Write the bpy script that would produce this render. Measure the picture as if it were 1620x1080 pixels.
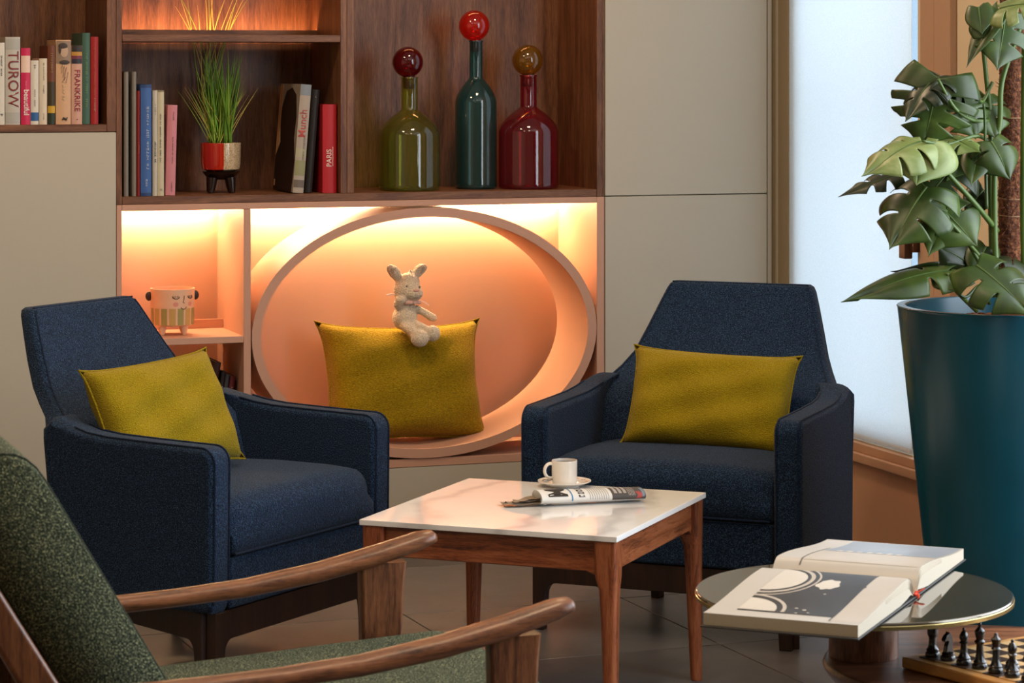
import bpy, bmesh, math, random
from mathutils import Vector, Matrix
random.seed(7)
R = math.radians
PI = math.pi
SC = bpy.context.scene
COL = SC.collection
for o in list(bpy.data.objects):
    bpy.data.objects.remove(o)

# ------------------------------------------------------------------ camera
FPX, HY, CH = 4250.0, 100.0, 1.40      # focal length in pixels (1620 wide), horizon row, eye height
cd = bpy.data.cameras.new('camera'); cam = bpy.data.objects.new('camera', cd); COL.objects.link(cam)
cam.location = (0, 0, CH); cam.rotation_euler = (PI/2, 0, 0)
cd.sensor_width = 36; cd.sensor_fit = 'HORIZONTAL'; cd.lens = 36*FPX/1620
cd.shift_y = -(540-HY)/1620
cd.clip_start = .05; cd.clip_end = 200
cd.dof.use_dof = True; cd.dof.focus_distance = 6.9; cd.dof.aperture_fstop = 14
SC.camera = cam
SC.view_settings.view_transform = 'Standard'
try: SC.view_settings.look = 'None'
except Exception: pass
SC.view_settings.gamma = 1; SC.view_settings.use_curve_mapping = False
SC.view_settings.exposure = 1.0
SC.cycles.caustics_reflective = False; SC.cycles.caustics_refractive = False
SC.cycles.max_bounces = 10; SC.cycles.transparent_max_bounces = 16
SC.cycles.sample_clamp_indirect = 6

# ------------------------------------------------------------------ room frame
TH = R(19.2)                            # the room is turned 19.2 degrees to the camera
CT, ST = math.cos(TH), math.sin(TH)
Y0 = 7.85
def W(u, d, z=0):                       # room frame: u along the shelf wall, d into that wall
    return Vector((u*CT - d*ST, Y0 + u*ST + d*CT, z))
def pw(px, py, d=0.0):                  # photo point lying on the shelf-wall plane at depth d -> (u, z)
    s = (px-810)/FPX
    ox, oy = -d*ST, Y0 + d*CT
    u = (s*oy - ox)/(CT - s*ST)
    return u, CH - (py-HY)*(oy + u*ST)/FPX
def onz(px, py, z):                     # photo point on the level z
    y = FPX*(CH-z)/(py-HY)
    return Vector(((px-810)/FPX*y, y, z))
def at(px, py, y):
    return Vector(((px-810)/FPX*y, y, CH-(py-HY)*y/FPX))
UC = 0.855                              # u of the room corner: the window wall stands at u = UC
def pv(px, py, o=0.0):                  # photo point on the window wall (offset o into the room) -> (d, z)
    s = (px-810)/FPX; u = UC - o
    d = (s*(Y0+u*ST) - u*CT)/(-ST - s*CT)
    return d, CH - (py-HY)*(Y0+u*ST+d*CT)/FPX

# ------------------------------------------------------------------ world and large lights
wd = bpy.data.worlds.new('world'); SC.world = wd; wd.use_nodes = True
wd.node_tree.nodes['Background'].inputs[0].default_value = (.62, .78, 1, 1)
wd.node_tree.nodes['Background'].inputs[1].default_value = .55
def area(name, loc, target, sx, sy, power, col, spread=180):
    ld = bpy.data.lights.new(name, 'AREA'); ld.shape = 'RECTANGLE'; ld.size = sx; ld.size_y = sy
    ld.energy = power; ld.color = col; ld.spread = R(spread)
    o = bpy.data.objects.new(name, ld); COL.objects.link(o); o.location = loc
    o.rotation_euler = (Vector(target)-Vector(loc)).to_track_quat('-Z', 'Y').to_euler()
    return o
# daylight outside the blind in view, and outside the tall window nearer the camera
area('daylight_behind_blind', W(UC+.45, -.45, 1.35), W(UC, -.47, 1.3), 1.1, 2.6, 15.5, (.93, .96, 1))
area('daylight_near_window', W(UC+.10, -3.75, 1.5), W(UC-1, -3.70, 1.40), 2.7, 2.0, 55, (.86, .93, 1))
# ceiling lamps of the lounge
for (u, d, p) in ((-1.6, -1.2, 8), (-.3, -1.1, 8), (-2.2, -3.2, 7), (-.9, -3.3, 7), (-2.6, -5.6, 7)):
    area('ceiling_lamp', W(u, d, 2.70), W(u, d, 0), .30, .30, p, (1, .71, .44))

# ------------------------------------------------------------------ mesh helpers
def B(): return bmesh.new()
def abox(bm, x0, x1, y0, y1, z0, z1, bev=0, seg=2):
    vs = bmesh.ops.create_cube(bm, size=1)['verts']
    for v in vs:
        v.co = Vector(((x0+x1)/2+v.co.x*(x1-x0), (y0+y1)/2+v.co.y*(y1-y0), (z0+z1)/2+v.co.z*(z1-z0)))
    if bev > 0:
        es = list({e for v in vs for e in v.link_edges})
        bmesh.ops.bevel(bm, geom=es, offset=bev, segments=seg, profile=.5, affect='EDGES')
    return bm
def loft(bm, rings, closed=True, caps=True):
    rv = [[bm.verts.new(p) for p in r] for r in rings]
    n = len(rings[0])
    for a, b in zip(rv, rv[1:]):
        for i in range(n if closed else n-1):
            j = (i+1) % n
            try: bm.faces.new((a[i], a[j], b[j], b[i]))
            except ValueError: pass
    if caps and closed:
        bm.faces.new(list(reversed(rv[0]))); bm.faces.new(rv[-1])
    return bm
def lathe(bm, prof, n=32, cx=0, cy=0, caps=True):
    return loft(bm, [[(cx+r*math.cos(2*PI*i/n), cy+r*math.sin(2*PI*i/n), z) for i in range(n)] for r, z in prof], True, caps)
def sweep(bm, pts, rad, n=8, flat=1.0, up=None):
    pts = [Vector(p) for p in pts]; rings = []; prev = None
    for i, p in enumerate(pts):
        t = (pts[min(i+1, len(pts)-1)]-pts[max(i-1, 0)]).normalized()
        if up is not None: a = t.cross(Vector(up)).normalized()
        elif prev is None: a = t.orthogonal().normalized()
        else: a = (prev - t*prev.dot(t)).normalized()
        prev = a; b = t.cross(a)
        r = rad[i] if isinstance(rad, (list, tuple)) else rad
        rings.append([p + a*r*math.cos(2*PI*k/n) + b*r*flat*math.sin(2*PI*k/n) for k in range(n)])
    return loft(bm, rings)
def prism(bm, poly, fn, t0, t1, bev=0, seg=2):      # fn(a, b, t) -> point
    a = [bm.verts.new(fn(p[0], p[1], t0)) for p in poly]; b = [bm.verts.new(fn(p[0], p[1], t1)) for p in poly]
    n = len(poly); fs = [bm.faces.new(list(reversed(a))), bm.faces.new(b)]
    es = []
    for i in range(n):
        fs.append(bm.faces.new((a[i], a[(i+1) % n], b[(i+1) % n], b[i])))
    bmesh.ops.recalc_face_normals(bm, faces=fs)
    if bev > 0:
        es = [e for e in fs[0].edges] + [e for e in fs[1].edges]
        bmesh.ops.bevel(bm, geom=es, offset=bev, segments=seg, profile=.5, affect='EDGES')
    return bm
def gridsurf(bm, fn, nu, nv):
    vs = [[bm.verts.new(fn(i/nu, j/nv)) for j in range(nv+1)] for i in range(nu+1)]
    for i in range(nu):
        for j in range(nv):
            bm.faces.new((vs[i][j], vs[i+1][j], vs[i+1][j+1], vs[i][j+1]))
    return bm
def ellipsoid(bm, c, r, rot=None, seg=20):
    vs = bmesh.ops.create_uvsphere(bm, u_segments=seg, v_segments=max(8, seg//2+2), radius=1)['verts']
    m = rot.to_matrix() if rot is not None else Matrix.Identity(3)
    for v in vs: v.co = Vector(c) + m @ Vector((v.co.x*r[0], v.co.y*r[1], v.co.z*r[2]))
    return bm
def rrect(x0, x1, y0, y1, r, n=4):
    out = []
    for cx, cy, a0 in ((x1-r, y1-r, 0), (x0+r, y1-r, 90), (x0+r, y0+r, 180), (x1-r, y0+r, 270)):
        for k in range(n+1):
            a = R(a0+90*k/n); out.append((cx+r*math.cos(a), cy+r*math.sin(a)))
    return out
def mesh_of(name, bm, sharp=38, recalc=True):
    if recalc: bmesh.ops.recalc_face_normals(bm, faces=bm.faces[:])
    me = bpy.data.meshes.new(name); bm.to_mesh(me); bm.free()
    for p in me.polygons: p.use_smooth = True
    if sharp: me.set_sharp_from_angle(angle=R(sharp))
    return me
def obj(name, bm, mat, parent=None, loc=None, rz=None, label=None, sharp=38, recalc=True):
    me = bm if isinstance(bm, bpy.types.Mesh) else mesh_of(name, bm, sharp, recalc)
    o = bpy.data.objects.new(name, me); COL.objects.link(o)
    if mat is not None and len(me.materials) == 0: me.materials.append(mat)
    if parent is not None: o.parent = parent
    if loc is not None: o.location = loc
    if rz is not None: o.rotation_euler = (0, 0, rz)
    if label: o['label'] = label
    if sharp and not isinstance(bm, bpy.types.Mesh):
        wn_ = o.modifiers.new('weighted_normals', 'WEIGHTED_NORMAL'); wn_.keep_sharp = True
    return o
def tag(o, label, cat, group=None, kind=None):
    o['label'] = label
    if cat: o['category'] = cat
    if group: o['group'] = group
    if kind: o['kind'] = kind
    return o
def thing(name, label, cat, loc=(0, 0, 0), rz=0, group=None):
    o = bpy.data.objects.new(name, None); COL.objects.link(o); o.empty_display_size = .05
    o.location = loc; o.rotation_euler = (0, 0, rz)
    return tag(o, label, cat, group)
def struct(name, bm, mat, loc=(0, 0, 0), rz=0, label=None, parent=None):
    o = obj(name, bm, mat, parent, loc, rz)
    if parent is None: o['kind'] = 'structure'
    if label: o['label'] = label
    return o
_fc = {}
def text_mesh(s, size, align='CENTER', bold=0.0):
    cu = bpy.data.curves.new('t', 'FONT'); cu.body = s; cu.size = size; cu.align_x = align; cu.align_y = 'CENTER'
    cu.extrude = .0002; cu.offset = bold; cu.resolution_u = 3
    to = bpy.data.objects.new('t', cu); COL.objects.link(to)
    dg = bpy.context.evaluated_depsgraph_get()
    me = bpy.data.meshes.new_from_object(to.evaluated_get(dg))
    bpy.data.objects.remove(to); bpy.data.curves.remove(cu)
    me.materials.clear()
    return me
def xform(me, fn):
    for v in me.vertices: v.co = fn(v.co)
    return me

# ------------------------------------------------------------------ materials
def lin(c):
    if isinstance(c, str): c = [int(c[i:i+2], 16)/255 for i in (0, 2, 4)]
    return tuple((x/12.92 if x <= .04045 else ((x+.055)/1.055)**2.4) for x in c[:3]) + (1,)
class NT:
    def __init__(s, name):
        s.m = bpy.data.materials.new(name); s.m.use_nodes = True; s.t = s.m.node_tree
        s.p = s.t.nodes['Principled BSDF']; s.out = s.t.nodes['Material Output']
    def n(s, t, **kw):
        x = s.t.nodes.new(t)
        for k, v in kw.items():
            if hasattr(x, k) and not k.startswith('i_'): setattr(x, k, v)
        return x
    def l(s, a, b): s.t.links.new(a, b)
    def coord(s, scale=(1, 1, 1)):
        c = s.n('ShaderNodeTexCoord'); m = s.n('ShaderNodeMapping'); m.inputs['Scale'].default_value = scale
        s.l(c.outputs['Object'], m.inputs[0]); return m.outputs[0]
    def noise(s, vec, scale, detail=3, rough=.55, dist=0):
        x = s.n('ShaderNodeTexNoise'); x.inputs['Scale'].default_value = scale; x.inputs['Detail'].default_value = detail
        x.inputs['Roughness'].default_value = rough; x.inputs['Distortion'].default_value = dist
        s.l(vec, x.inputs['Vector']); return x.outputs['Fac']
    def ramp(s, fac, stops, interp='LINEAR'):
        x = s.n('ShaderNodeValToRGB'); x.color_ramp.interpolation = interp; cr = x.color_ramp
        while len(cr.elements) > 1: cr.elements.remove(cr.elements[0])
        cr.elements[0].position = stops[0][0]; cr.elements[0].color = lin(stops[0][1])
        for p, c in stops[1:]:
            e = cr.elements.new(p); e.color = lin(c)
        s.l(fac, x.inputs[0]); return x.outputs[0]
    def bump(s, h, strength, dist=.002):
        b = s.n('ShaderNodeBump'); b.inputs['Strength'].default_value = strength; b.inputs['Distance'].default_value = dist
        s.l(h, b.inputs['Height']); s.l(b.outputs[0], s.p.inputs['Normal']); return b
    def set(s, **kw):
        for k, v in kw.items():
            s.p.inputs[k.replace('_', ' ')].default_value = v
        return s
def paint(name, c, rough=.55, var=.04, scale=6, spec=.4):
    t = NT(name); a = lin(c)
    f = t.noise(t.coord(), scale, 4)
    c2 = [min(1, max(0, x)) for x in a[:3]]
    mx = t.n('ShaderNodeMix', data_type='RGBA'); mx.inputs[6].default_value = tuple(x*(1-var) for x in c2)+(1,)
    mx.inputs[7].default_value = tuple(min(1, x*(1+var)) for x in c2)+(1,)
    t.l(f, mx.inputs[0]); t.l(mx.outputs[2], t.p.inputs['Base Color'])
    t.set(Roughness=rough); t.p.inputs['Specular IOR Level'].default_value = spec
    return t.m
def wood(name, stops, axis='z', scale=1.0, rough=.42, bump=.15, fine=1.0, spec=.4):
    t = NT(name); k = {'x': (1.2, 14, 14), 'y': (14, 1.2, 14), 'z': (14, 14, 1.2)}[axis]
    v = t.coord(tuple(x*scale for x in k))
    f1 = t.noise(v, 1.6, 5, .6, .8)
    v2 = t.coord(tuple(x*scale*6*fine for x in k)); f2 = t.noise(v2, 3.0, 3, .6)
    mx = t.n('ShaderNodeMath', operation='MULTIPLY_ADD'); mx.inputs[1].default_value = .62
    t.l(f2, mx.inputs[0]); t.l(f1, mx.inputs[2])
    sb = t.n('ShaderNodeMath', operation='SUBTRACT'); t.l(mx.outputs[0], sb.inputs[0]); sb.inputs[1].default_value = .31
    t.l(t.ramp(sb.outputs[0], stops), t.p.inputs['Base Color'])
    t.bump(f2, bump, .0006); t.set(Roughness=rough); t.p.inputs['Specular IOR Level'].default_value = spec
    return t.m
def fabric(name, c1, c2, c3, scale=420, bump=.7, sheen=.15, pos=(.34, .5, .68), stretch=(1, 1, 1)):
    t = NT(name); v = t.coord(stretch)
    f = t.noise(v, scale, 2, .7)
    t.l(t.ramp(f, [(pos[0], c1), (pos[1], c2), (pos[2], c3)]), t.p.inputs['Base Color'])
    vo = t.n('ShaderNodeTexVoronoi'); vo.inputs['Scale'].default_value = scale*.75; t.l(v, vo.inputs['Vector'])
    t.bump(vo.outputs['Distance'], bump, .0018)
    t.set(Roughness=.92); t.p.inputs['Specular IOR Level'].default_value = .12
    t.p.inputs['Sheen Weight'].default_value = sheen; t.p.inputs['Sheen Roughness'].default_value = .5
    return t.m
def plain(name, c, rough=.5, metal=0, spec=.5, coat=0):
    t = NT(name); f = t.noise(t.coord(), 40, 2)
    a = lin(c)
    mx = t.n('ShaderNodeMix', data_type='RGBA'); mx.inputs[6].default_value = tuple(x*.94 for x in a[:3])+(1,); mx.inputs[7].default_value = tuple(min(1, x*1.06) for x in a[:3])+(1,)
    t.l(f, mx.inputs[0]); t.l(mx.outputs[2], t.p.inputs['Base Color'])
    t.set(Roughness=rough, Metallic=metal); t.p.inputs['Specular IOR Level'].default_value = spec
    if coat: t.p.inputs['Coat Weight'].default_value = coat; t.p.inputs['Coat Roughness'].default_value = .08
    return t.m
def emit(name, c, s):
    t = NT(name); e = t.n('ShaderNodeEmission'); e.inputs[0].default_value = lin(c); e.inputs[1].default_value = s
    t.l(e.outputs[0], t.out.inputs[0]); return t.m
def tinted(name, c, rough=.03, body=0.0):
    t = NT(name); a = lin(c)
    tr = t.n('ShaderNodeBsdfTransparent'); tr.inputs[0].default_value = a
    gl = t.n('ShaderNodeBsdfGlossy'); gl.inputs['Roughness'].default_value = rough; gl.inputs[0].default_value = (1, 1, 1, 1)
    lw = t.n('ShaderNodeLayerWeight'); lw.inputs[0].default_value = .5
    pw5 = t.n('ShaderNodeMath', operation='POWER'); pw5.inputs[1].default_value = 4.5; t.l(lw.outputs['Facing'], pw5.inputs[0])
    fr = t.n('ShaderNodeMath', operation='MULTIPLY_ADD'); fr.inputs[1].default_value = .9; fr.inputs[2].default_value = .055; t.l(pw5.outputs[0], fr.inputs[0])
    df = t.n('ShaderNodeBsdfDiffuse'); df.inputs[0].default_value = a
    m0 = t.n('ShaderNodeMixShader'); m0.inputs[0].default_value = body; t.l(tr.outputs[0], m0.inputs[1]); t.l(df.outputs[0], m0.inputs[2])
    m1 = t.n('ShaderNodeMixShader'); t.l(fr.outputs[0], m1.inputs[0]); t.l(m0.outputs[0], m1.inputs[1]); t.l(gl.outputs[0], m1.inputs[2])
    t.l(m1.outputs[0], t.out.inputs[0]); return t.m

WAL = [(.25, '472a1b'), (.42, '65402b'), (.6, '7b5238'), (.8, '916648')]
m_wal_z = wood('walnut_panel_vertical', WAL, 'z', 1.7, .45)
m_wal_x = wood('walnut_panel_horizontal', WAL, 'x', 1.7, .45)
FUR = [(.25, '2f1a11'), (.40, '5a3622'), (.52, '75482d'), (.66, '865536'), (.85, '9a6a48')]
m_fur_x = wood('walnut_rail', FUR, 'x', 2.6, .33, spec=.5)
m_fur_y = wood('walnut_cross_rail', FUR, 'y', 2.6, .33, spec=.5)
m_fur_z = wood('walnut_leg', FUR, 'z', 2.6, .33, spec=.5)
TAB = [(.25, '3c1d10'), (.40, '70391f'), (.52, '8c4c2c'), (.66, '9c5b38'), (.85, 'ae704a')]
m_tab_x = wood('table_walnut_rail', TAB, 'x', 2.6, .36, spec=.45)
m_tab_y = wood('table_walnut_cross_rail', TAB, 'y', 2.6, .36, spec=.45)
m_tab_z = wood('table_walnut_leg', TAB, 'z', 2.6, .36, spec=.45)
m_dark_z = wood('dark_stained_leg', [(.25, '1d110c'), (.5, '2b1911'), (.8, '3a2418')], 'z', 1.5, .4)
m_dark_x = wood('dark_stained_rail', [(.25, '1d110c'), (.5, '2b1911'), (.8, '3a2418')], 'x', 1.5, .4)
m_cream = paint('cream_lacquer', 'b9b2a2', .45, .02)
m_pink = paint('pink_lacquer', 'c3967f', .5, .02)
m_beige = paint('beige_wall_paint', 'dcc9ac', .7, .04)
m_tanp = paint('brown_panel_paint', 'c49a7b', .55, .05, 5)
m_tanf = paint('brown_window_frame', 'b8947a', .5, .04)
m_taup = paint('taupe_strip', '93836a', .5, .04)
m_ceil = paint('ceiling_paint', 'd8d0c4', .8, .02)
m_grout = paint('grout', '24201e', .8, .1, 30)
# ------------------------------------------------------------------ the room
def tile_material():
    t = NT('dark_slate_tile'); oi = t.n('ShaderNodeObjectInfo')
    v = t.coord(); f = t.noise(v, 9, 6, .65, .3)
    ad = t.n('ShaderNodeMath', operation='MULTIPLY_ADD'); ad.inputs[1].default_value = .3; t.l(oi.outputs['Random'], ad.inputs[0]); t.l(f, ad.inputs[2])
    t.l(t.ramp(ad.outputs[0], [(.3, '484646'), (.6, '565353'), (.95, '656161')]), t.p.inputs['Base Color'])
    t.bump(t.noise(v, 60, 4), .12, .001); t.set(Roughness=.33); t.p.inputs['Specular IOR Level'].default_value = .45
    return t.m
m_tile = tile_material()
ZC = 2.75
UL, DB = -4.6, -9.6
fl = struct('floor', abox(B(), UL-.2, UC+.3, DB-.2, .5, -.06, -.004), m_grout, W(0, 0), TH, 'dark grey slate tile floor')
# tile joints: measured from the photograph, turned about 21 degrees
TA = R(21.0); tw = .6
tile_me = mesh_of('tile', abox(B(), -tw/2+.0015, tw/2-.0015, -tw/2+.0015, tw/2-.0015, -.012, 0, .0012, 1))
tile_me.materials.append(m_tile)
p0 = onz(905, 909, 0); q0 = onz(871, 954.5, 0)
ua = Vector((math.cos(TA), math.sin(TA), 0)); va = Vector((-math.sin(TA), math.cos(TA), 0))
cu0 = p0.dot(ua); cv0 = q0.dot(va)
finv = Matrix.LocRotScale(W(0, 0), Matrix.Rotation(TH, 3, 'Z').to_quaternion(), None).inverted()
for i in range(-6, 6):
    for j in range(-6, 4):
        c = ua*(cu0+(i+.5)*tw) + va*(cv0+(j+.5)*tw)
        l = finv @ c
        if l.x < UL+.3 or l.x > UC-.02-.3 or l.y > -.02-.02-.27 or l.y < DB+.3 or c.y < 3.2: 
            if not (l.x < UC+.1 and l.y < .2 and c.y > 3.2 and l.x > -3): continue
        o = bpy.data.objects.new('tile', tile_me); COL.objects.link(o); o.parent = fl
        o.location = l; o.rotation_euler = (0, 0, TA-TH)
struct('ceiling', abox(B(), UL-.2, UC+.3, DB-.2, .5, ZC, ZC+.1), m_ceil, W(0, 0), TH, 'off-white ceiling above the lounge')
struct('wall_back', abox(B(), UL-.2, UC+.02, .365, .45, 0, ZC), m_beige, W(0, 0), TH, 'beige wall behind the built-in shelving')
struct('wall_left', abox(B(), UL-.15, UL, DB, .365, 0, ZC), m_beige, W(0, 0), TH, 'beige wall on the left of the lounge')
struct('wall_front', abox(B(), UL, UC, DB-.15, DB, 0, ZC), m_beige, W(0, 0), TH, 'beige wall behind the camera')
# window wall with two openings
dw0, _ = pv(1249, 300); dw1, _ = pv(1452, 300)
_, zs = pv(1338, 690); ZW1 = 2.45
dn0, dn1, zn0, zn1 = -2.35, -5.15, .45, 2.55
bw = B(); x0, x1 = UC, UC+.16
for (a, b, z0, z1) in ((.365, dw0, 0, ZC), (dw0, dw1, 0, zs), (dw0, dw1, ZW1, ZC), (dw1, dn0, 0, ZC), (dn0, dn1, 0, zn0), (dn0, dn1, zn1, ZC), (dn1, DB, 0, ZC)):
    abox(bw, x0, x1, b, a, z0, z1)
struct('wall_right', bw, m_beige, W(0, 0), TH, 'beige window wall beside the tall plant')
# painted panel below the window, its sill moulding and skirting
dpe = pv(1512, 600)[0]
_, zt = pv(1338, 713)
bp = B(); abox(bp, UC-.012, UC-.0005, dpe, 0, .0, zt-.01)
struct('trim_1', bp, m_tanp, W(0, 0), TH, 'brown painted panel below the window')
bs = B(); abox(bs, UC-.035, UC-.0005, dpe, 0, zt-.012, zt+.014, .004); abox(bs, UC-.022, UC-.0005, dpe, 0, zt+.014, zs-.002, .003)
struct('trim_2', bs, m_tanp, W(0, 0), TH, 'brown moulded sill below the window')
bb = B(); abox(bb, UC-.03, UC-.0125, dpe, -.02, 0, .035, .004)
struct('baseboard_right', bb, m_tanp, W(0, 0), TH, 'low brown skirting under the window')
# window in view: frame, glass, blind
wn = bpy.data.objects.new('window_1', None); COL.objects.link(wn); wn.location = W(0, 0); wn.rotation_euler = (0, 0, TH)
wn['kind'] = 'structure'; wn['label'] = 'tall window with a white roller blind and brown frame'
m_glass = tinted('window_glass', 'e8f2f6')
m_wframe = paint('cream_window_frame', 'c9bfae', .5, .03)
obj('frame', abox(abox(abox(abox(B(), x0+.03, x0+.09, dw0-.045, dw0, zs, ZW1, .004), x0+.05, x0+.07, dw1, dw1+.006, zs, ZW1, .001), x0+.03, x0+.09, dw1, dw0, zs, zs+.04, .004), x0+.03, x0+.09, dw1, dw0, ZW1-.05, ZW1, .004), m_wframe, wn)
obj('pane', abox(B(), x0+.058, x0+.064, dw1+.0065, dw0-.045, zs+.04, ZW1-.05), m_glass, wn)
def blind_material():
    t = NT('blind_fabric'); v = t.coord((1, 1, 1))
    f = t.noise(v, 500, 2)
    tl = t.n('ShaderNodeBsdfTranslucent'); df = t.n('ShaderNodeBsdfDiffuse')
    c = t.ramp(f, [(.3, 'e4e6e8'), (.7, 'f4f5f6')]); t.l(c, tl.inputs[0]); t.l(c, df.inputs[0])
    mx = t.n('ShaderNodeMixShader'); mx.inputs[0].default_value = .3; t.l(tl.outputs[0], mx.inputs[1]); t.l(df.outputs[0], mx.inputs[2])
    t.l(mx.outputs[0], t.out.inputs[0]); return t.m
m_blind = blind_material()
db1 = pv(1443, 300)[0]
obj('blind', abox(abox(B(), x0-.002, x0-.0005, db1, dw0-.002, zs+.012, ZW1), x0-.008, x0+.006, db1, dw0-.002, zs+.004, zs+.018, .005), m_blind, wn)
m_brz = plain('bronze_metal', '5a4034', .35, .6)
hd, hz = pv(1457, 392); hd2, hz2 = pv(1455, 352)
hb = B(); abox(hb, UC-.03, UC+.0, hd-.012, hd+.014, hz-.012, hz+.016, .004)
abox(hb, UC-.045, UC-.02, hd+.008, hd+.045, hz-.03, hz+.022, .004)
obj('handle', hb, m_brz, wn, label='bronze window latch')
obj('stay', abox(B(), UC-.02, UC+.03, hd2-.01, hd2+.04, hz2-.012, hz2+.008, .003), m_brz, wn)
shade_bar = thing('blind_shade_bar', 'added light railing showing through the white blind', 'blocker', W(UC+.22, -.5, 0), TH)  # bar added outside the pane to shade a faint band onto the blind
m_shade_bar = paint('grey_bar_paint', '6a6d70', .6, .05)
obj('cross_bar', sweep(B(), [(0, -.6+.13*k, 1.275+.006*math.sin(2.1*k)) for k in range(10)], .02, 10), m_shade_bar, shade_bar)
for y_ in (-.45, .25): obj('bar_post', abox(B(), -.012, .012, y_-.012, y_+.012, 0, 1.26, .003, 1), m_shade_bar, shade_bar)
# brown casing to the right of the window and corner boards to the left
ca, _ = pv(1456, 300, .012); cb, _ = pv(1478, 300, .012); cc, _ = pv(1482, 300, .012); ce, _ = pv(1508, 300, .012)
struct('trim_3', abox(abox(B(), UC-.014, UC-.0005, cb, ca, zs, ZC-.01, .003), UC-.022, UC-.0005, ce, cc, zs, ZC-.01, .004), m_tanf, W(0, 0), TH, 'brown window casing behind the plant')
bc = B(); abox(bc, pw(1215, 300)[0], pw(1222, 300)[0], .004, .05, 0, ZC-.01, .002); abox(bc, pw(1229.5, 300)[0], UC-.001, -.004, .05, 0, ZC-.01, .002)
struct('trim_4', bc, m_cream, W(0, 0), TH, 'cream corner boards beside the window')
struct('trim_5', abox(B(), pw(1222, 300)[0]+.0005, pw(1229.5, 300)[0]-.0005, .012, .05, 0, ZC-.01), m_taup, W(0, 0), TH, 'taupe recess strip beside the window')
struct('trim_6', abox(B(), UC-.006, UC+.02, dw0+.001, -.006, zs+.001, ZC-.01, .002), m_taup, W(0, 0), TH, 'taupe window jamb at the corner')
# near window out of frame
w2 = bpy.data.objects.new('window_2', None); COL.objects.link(w2); w2.location = W(0, 0); w2.rotation_euler = (0, 0, TH)
w2['kind'] = 'structure'; w2['label'] = 'tall window nearer the camera'
f2 = B()
for (a, b, z0, z1) in ((dn0-.05, dn0, zn0, zn1), (dn1, dn1+.05, zn0, zn1), (dn1, dn0, zn0, zn0+.05), (dn1, dn0, zn1-.05, zn1), ((dn0+dn1)/2-.03, (dn0+dn1)/2+.03, zn0, zn1)):
    abox(f2, x0+.01, x0+.07, a, b, z0, z1, .004)
obj('frame', f2, m_wframe, w2)

# ------------------------------------------------------------------ built-in shelving
DN = .33                                 # depth of the niches
uA0, uA1 = pw(169, 200)[0], pw(181, 200)[0]
uB0, uB1 = pw(193, 200)[0], pw(538.7, 200)[0]
uC0, uC1 = pw(560, 200)[0], pw(944, 200)[0]
uE = pw(957, 200)[0]; uF = pw(1213, 200)[0]
uM = pw(549, 200)[0]; uS = pw(184, 300)[0]; uR = pw(953, 200)[0]
zBb = (pw(193, 324, 0)[1]+pw(944, 310.8)[1])/2           # bottom of walnut unit
zBt = (pw(193, 311)[1]+pw(944, 299.6)[1])/2              # its shelf top
zM0, zM1 = pw(366, 66.2)[1], pw(366, 55)[1]              # middle shelf
zL0, zL1 = pw(90, 208.8)[1], pw(90, 197.2)[1]            # left unit bottom board
ZT = 2.35
print('u', uA0, uB0, uB1, uC0, uC1, uE, uF, 'z', zBb, zBt, zM0, zM1, zL0, zL1)
uLL = -1.95
m_led = emit('led_strip_warm', 'ffdca6', 80)
m_led2 = emit('led_strip_amber', 'ffb070', 34)
k1 = thing('bookcase', 'walnut bookcase niche with a row of paperbacks at upper left', 'bookcase', W(0, 0), TH)
obj('back_panel', abox(B(), uLL, uA0-.0005, DN, DN+.02, zL0, ZT), m_wal_z, k1)
obj('side_panel', abox(B(), uA0, uS-.0005, 0, DN+.02, zL0, ZT, .001, 1), m_wal_z, k1)
obj('side_panel', abox(B(), uLL-.02, uLL-.0005, 0, DN+.02, zL0, ZT, .001, 1), m_wal_z, k1)
obj('shelf', abox(B(), uLL, uA0-.0005, 0, DN-.0005, zL0, zL1, .001, 1), m_wal_x, k1)
obj('top_panel', abox(B(), uLL, uA0-.0005, 0, DN-.0005, ZT-.025, ZT, .001, 1), m_wal_x, k1)
k2 = thing('bookcase', 'walnut bookcase with two niches holding books, grass plant and glass bottles', 'bookcase', W(0, 0), TH)
obj('side_panel', abox(B(), uS, uB0, 0, DN+.02, zBb, ZT, .001, 1), m_wal_z, k2)
obj('back_panel', abox(B(), uB0+.0005, uB1-.0005, DN, DN+.02, zBb, ZT), m_wal_z, k2)
obj('divider', abox(B(), uB1, uM-.0004, 0, DN+.02, zBt+.0005, ZT, .001, 1), m_wal_z, k2)
obj('divider', abox(B(), uM, uC0, 0, DN+.02, zBt+.0005, ZT, .001, 1), m_wal_z, k2)
obj('back_panel', abox(B(), uC0+.0005, uC1-.0005, DN, DN+.02, zBb, ZT), m_wal_z, k2)
obj('side_panel', abox(B(), uC1, uR-.0004, 0, DN+.02, zBb, ZT, .001, 1), m_wal_z, k2)
obj('end_panel', abox(B(), uR, uE-.0006, 0.002, DN+.02, zBb, ZT, .001, 1), m_wal_z, k2)
obj('bottom_shelf', abox(B(), uB0+.0005, uC1-.0005, 0, DN-.0005, zBb, zBt, .001, 1), m_wal_x, k2)
obj('top_panel', abox(B(), uB0+.0005, uC1-.0005, 0, DN-.0005, ZT-.025, ZT, .001, 1), m_wal_x, k2)
sh = obj('shelf', abox(B(), uB0+.0005, uB1-.0005, 0, .285, zM0, zM1, .001, 1), m_wal_x, k2)
obj('lip', abox(B(), uB0+.0005, uB1-.0005, .252, .262, zM1, pw(366, 47.5, .255)[1], .0005, 1), m_wal_x, sh)
obj('led_strip', abox(B(), uB0+.01, uB1-.01, .266, .274, zM1+.0004, zM1+.006), m_led2, sh)
obj('led_strip', abox(B(), uC0+.01, uC1-.01, .30, .312, ZT-.034, ZT-.026), m_led2, k2)
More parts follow.
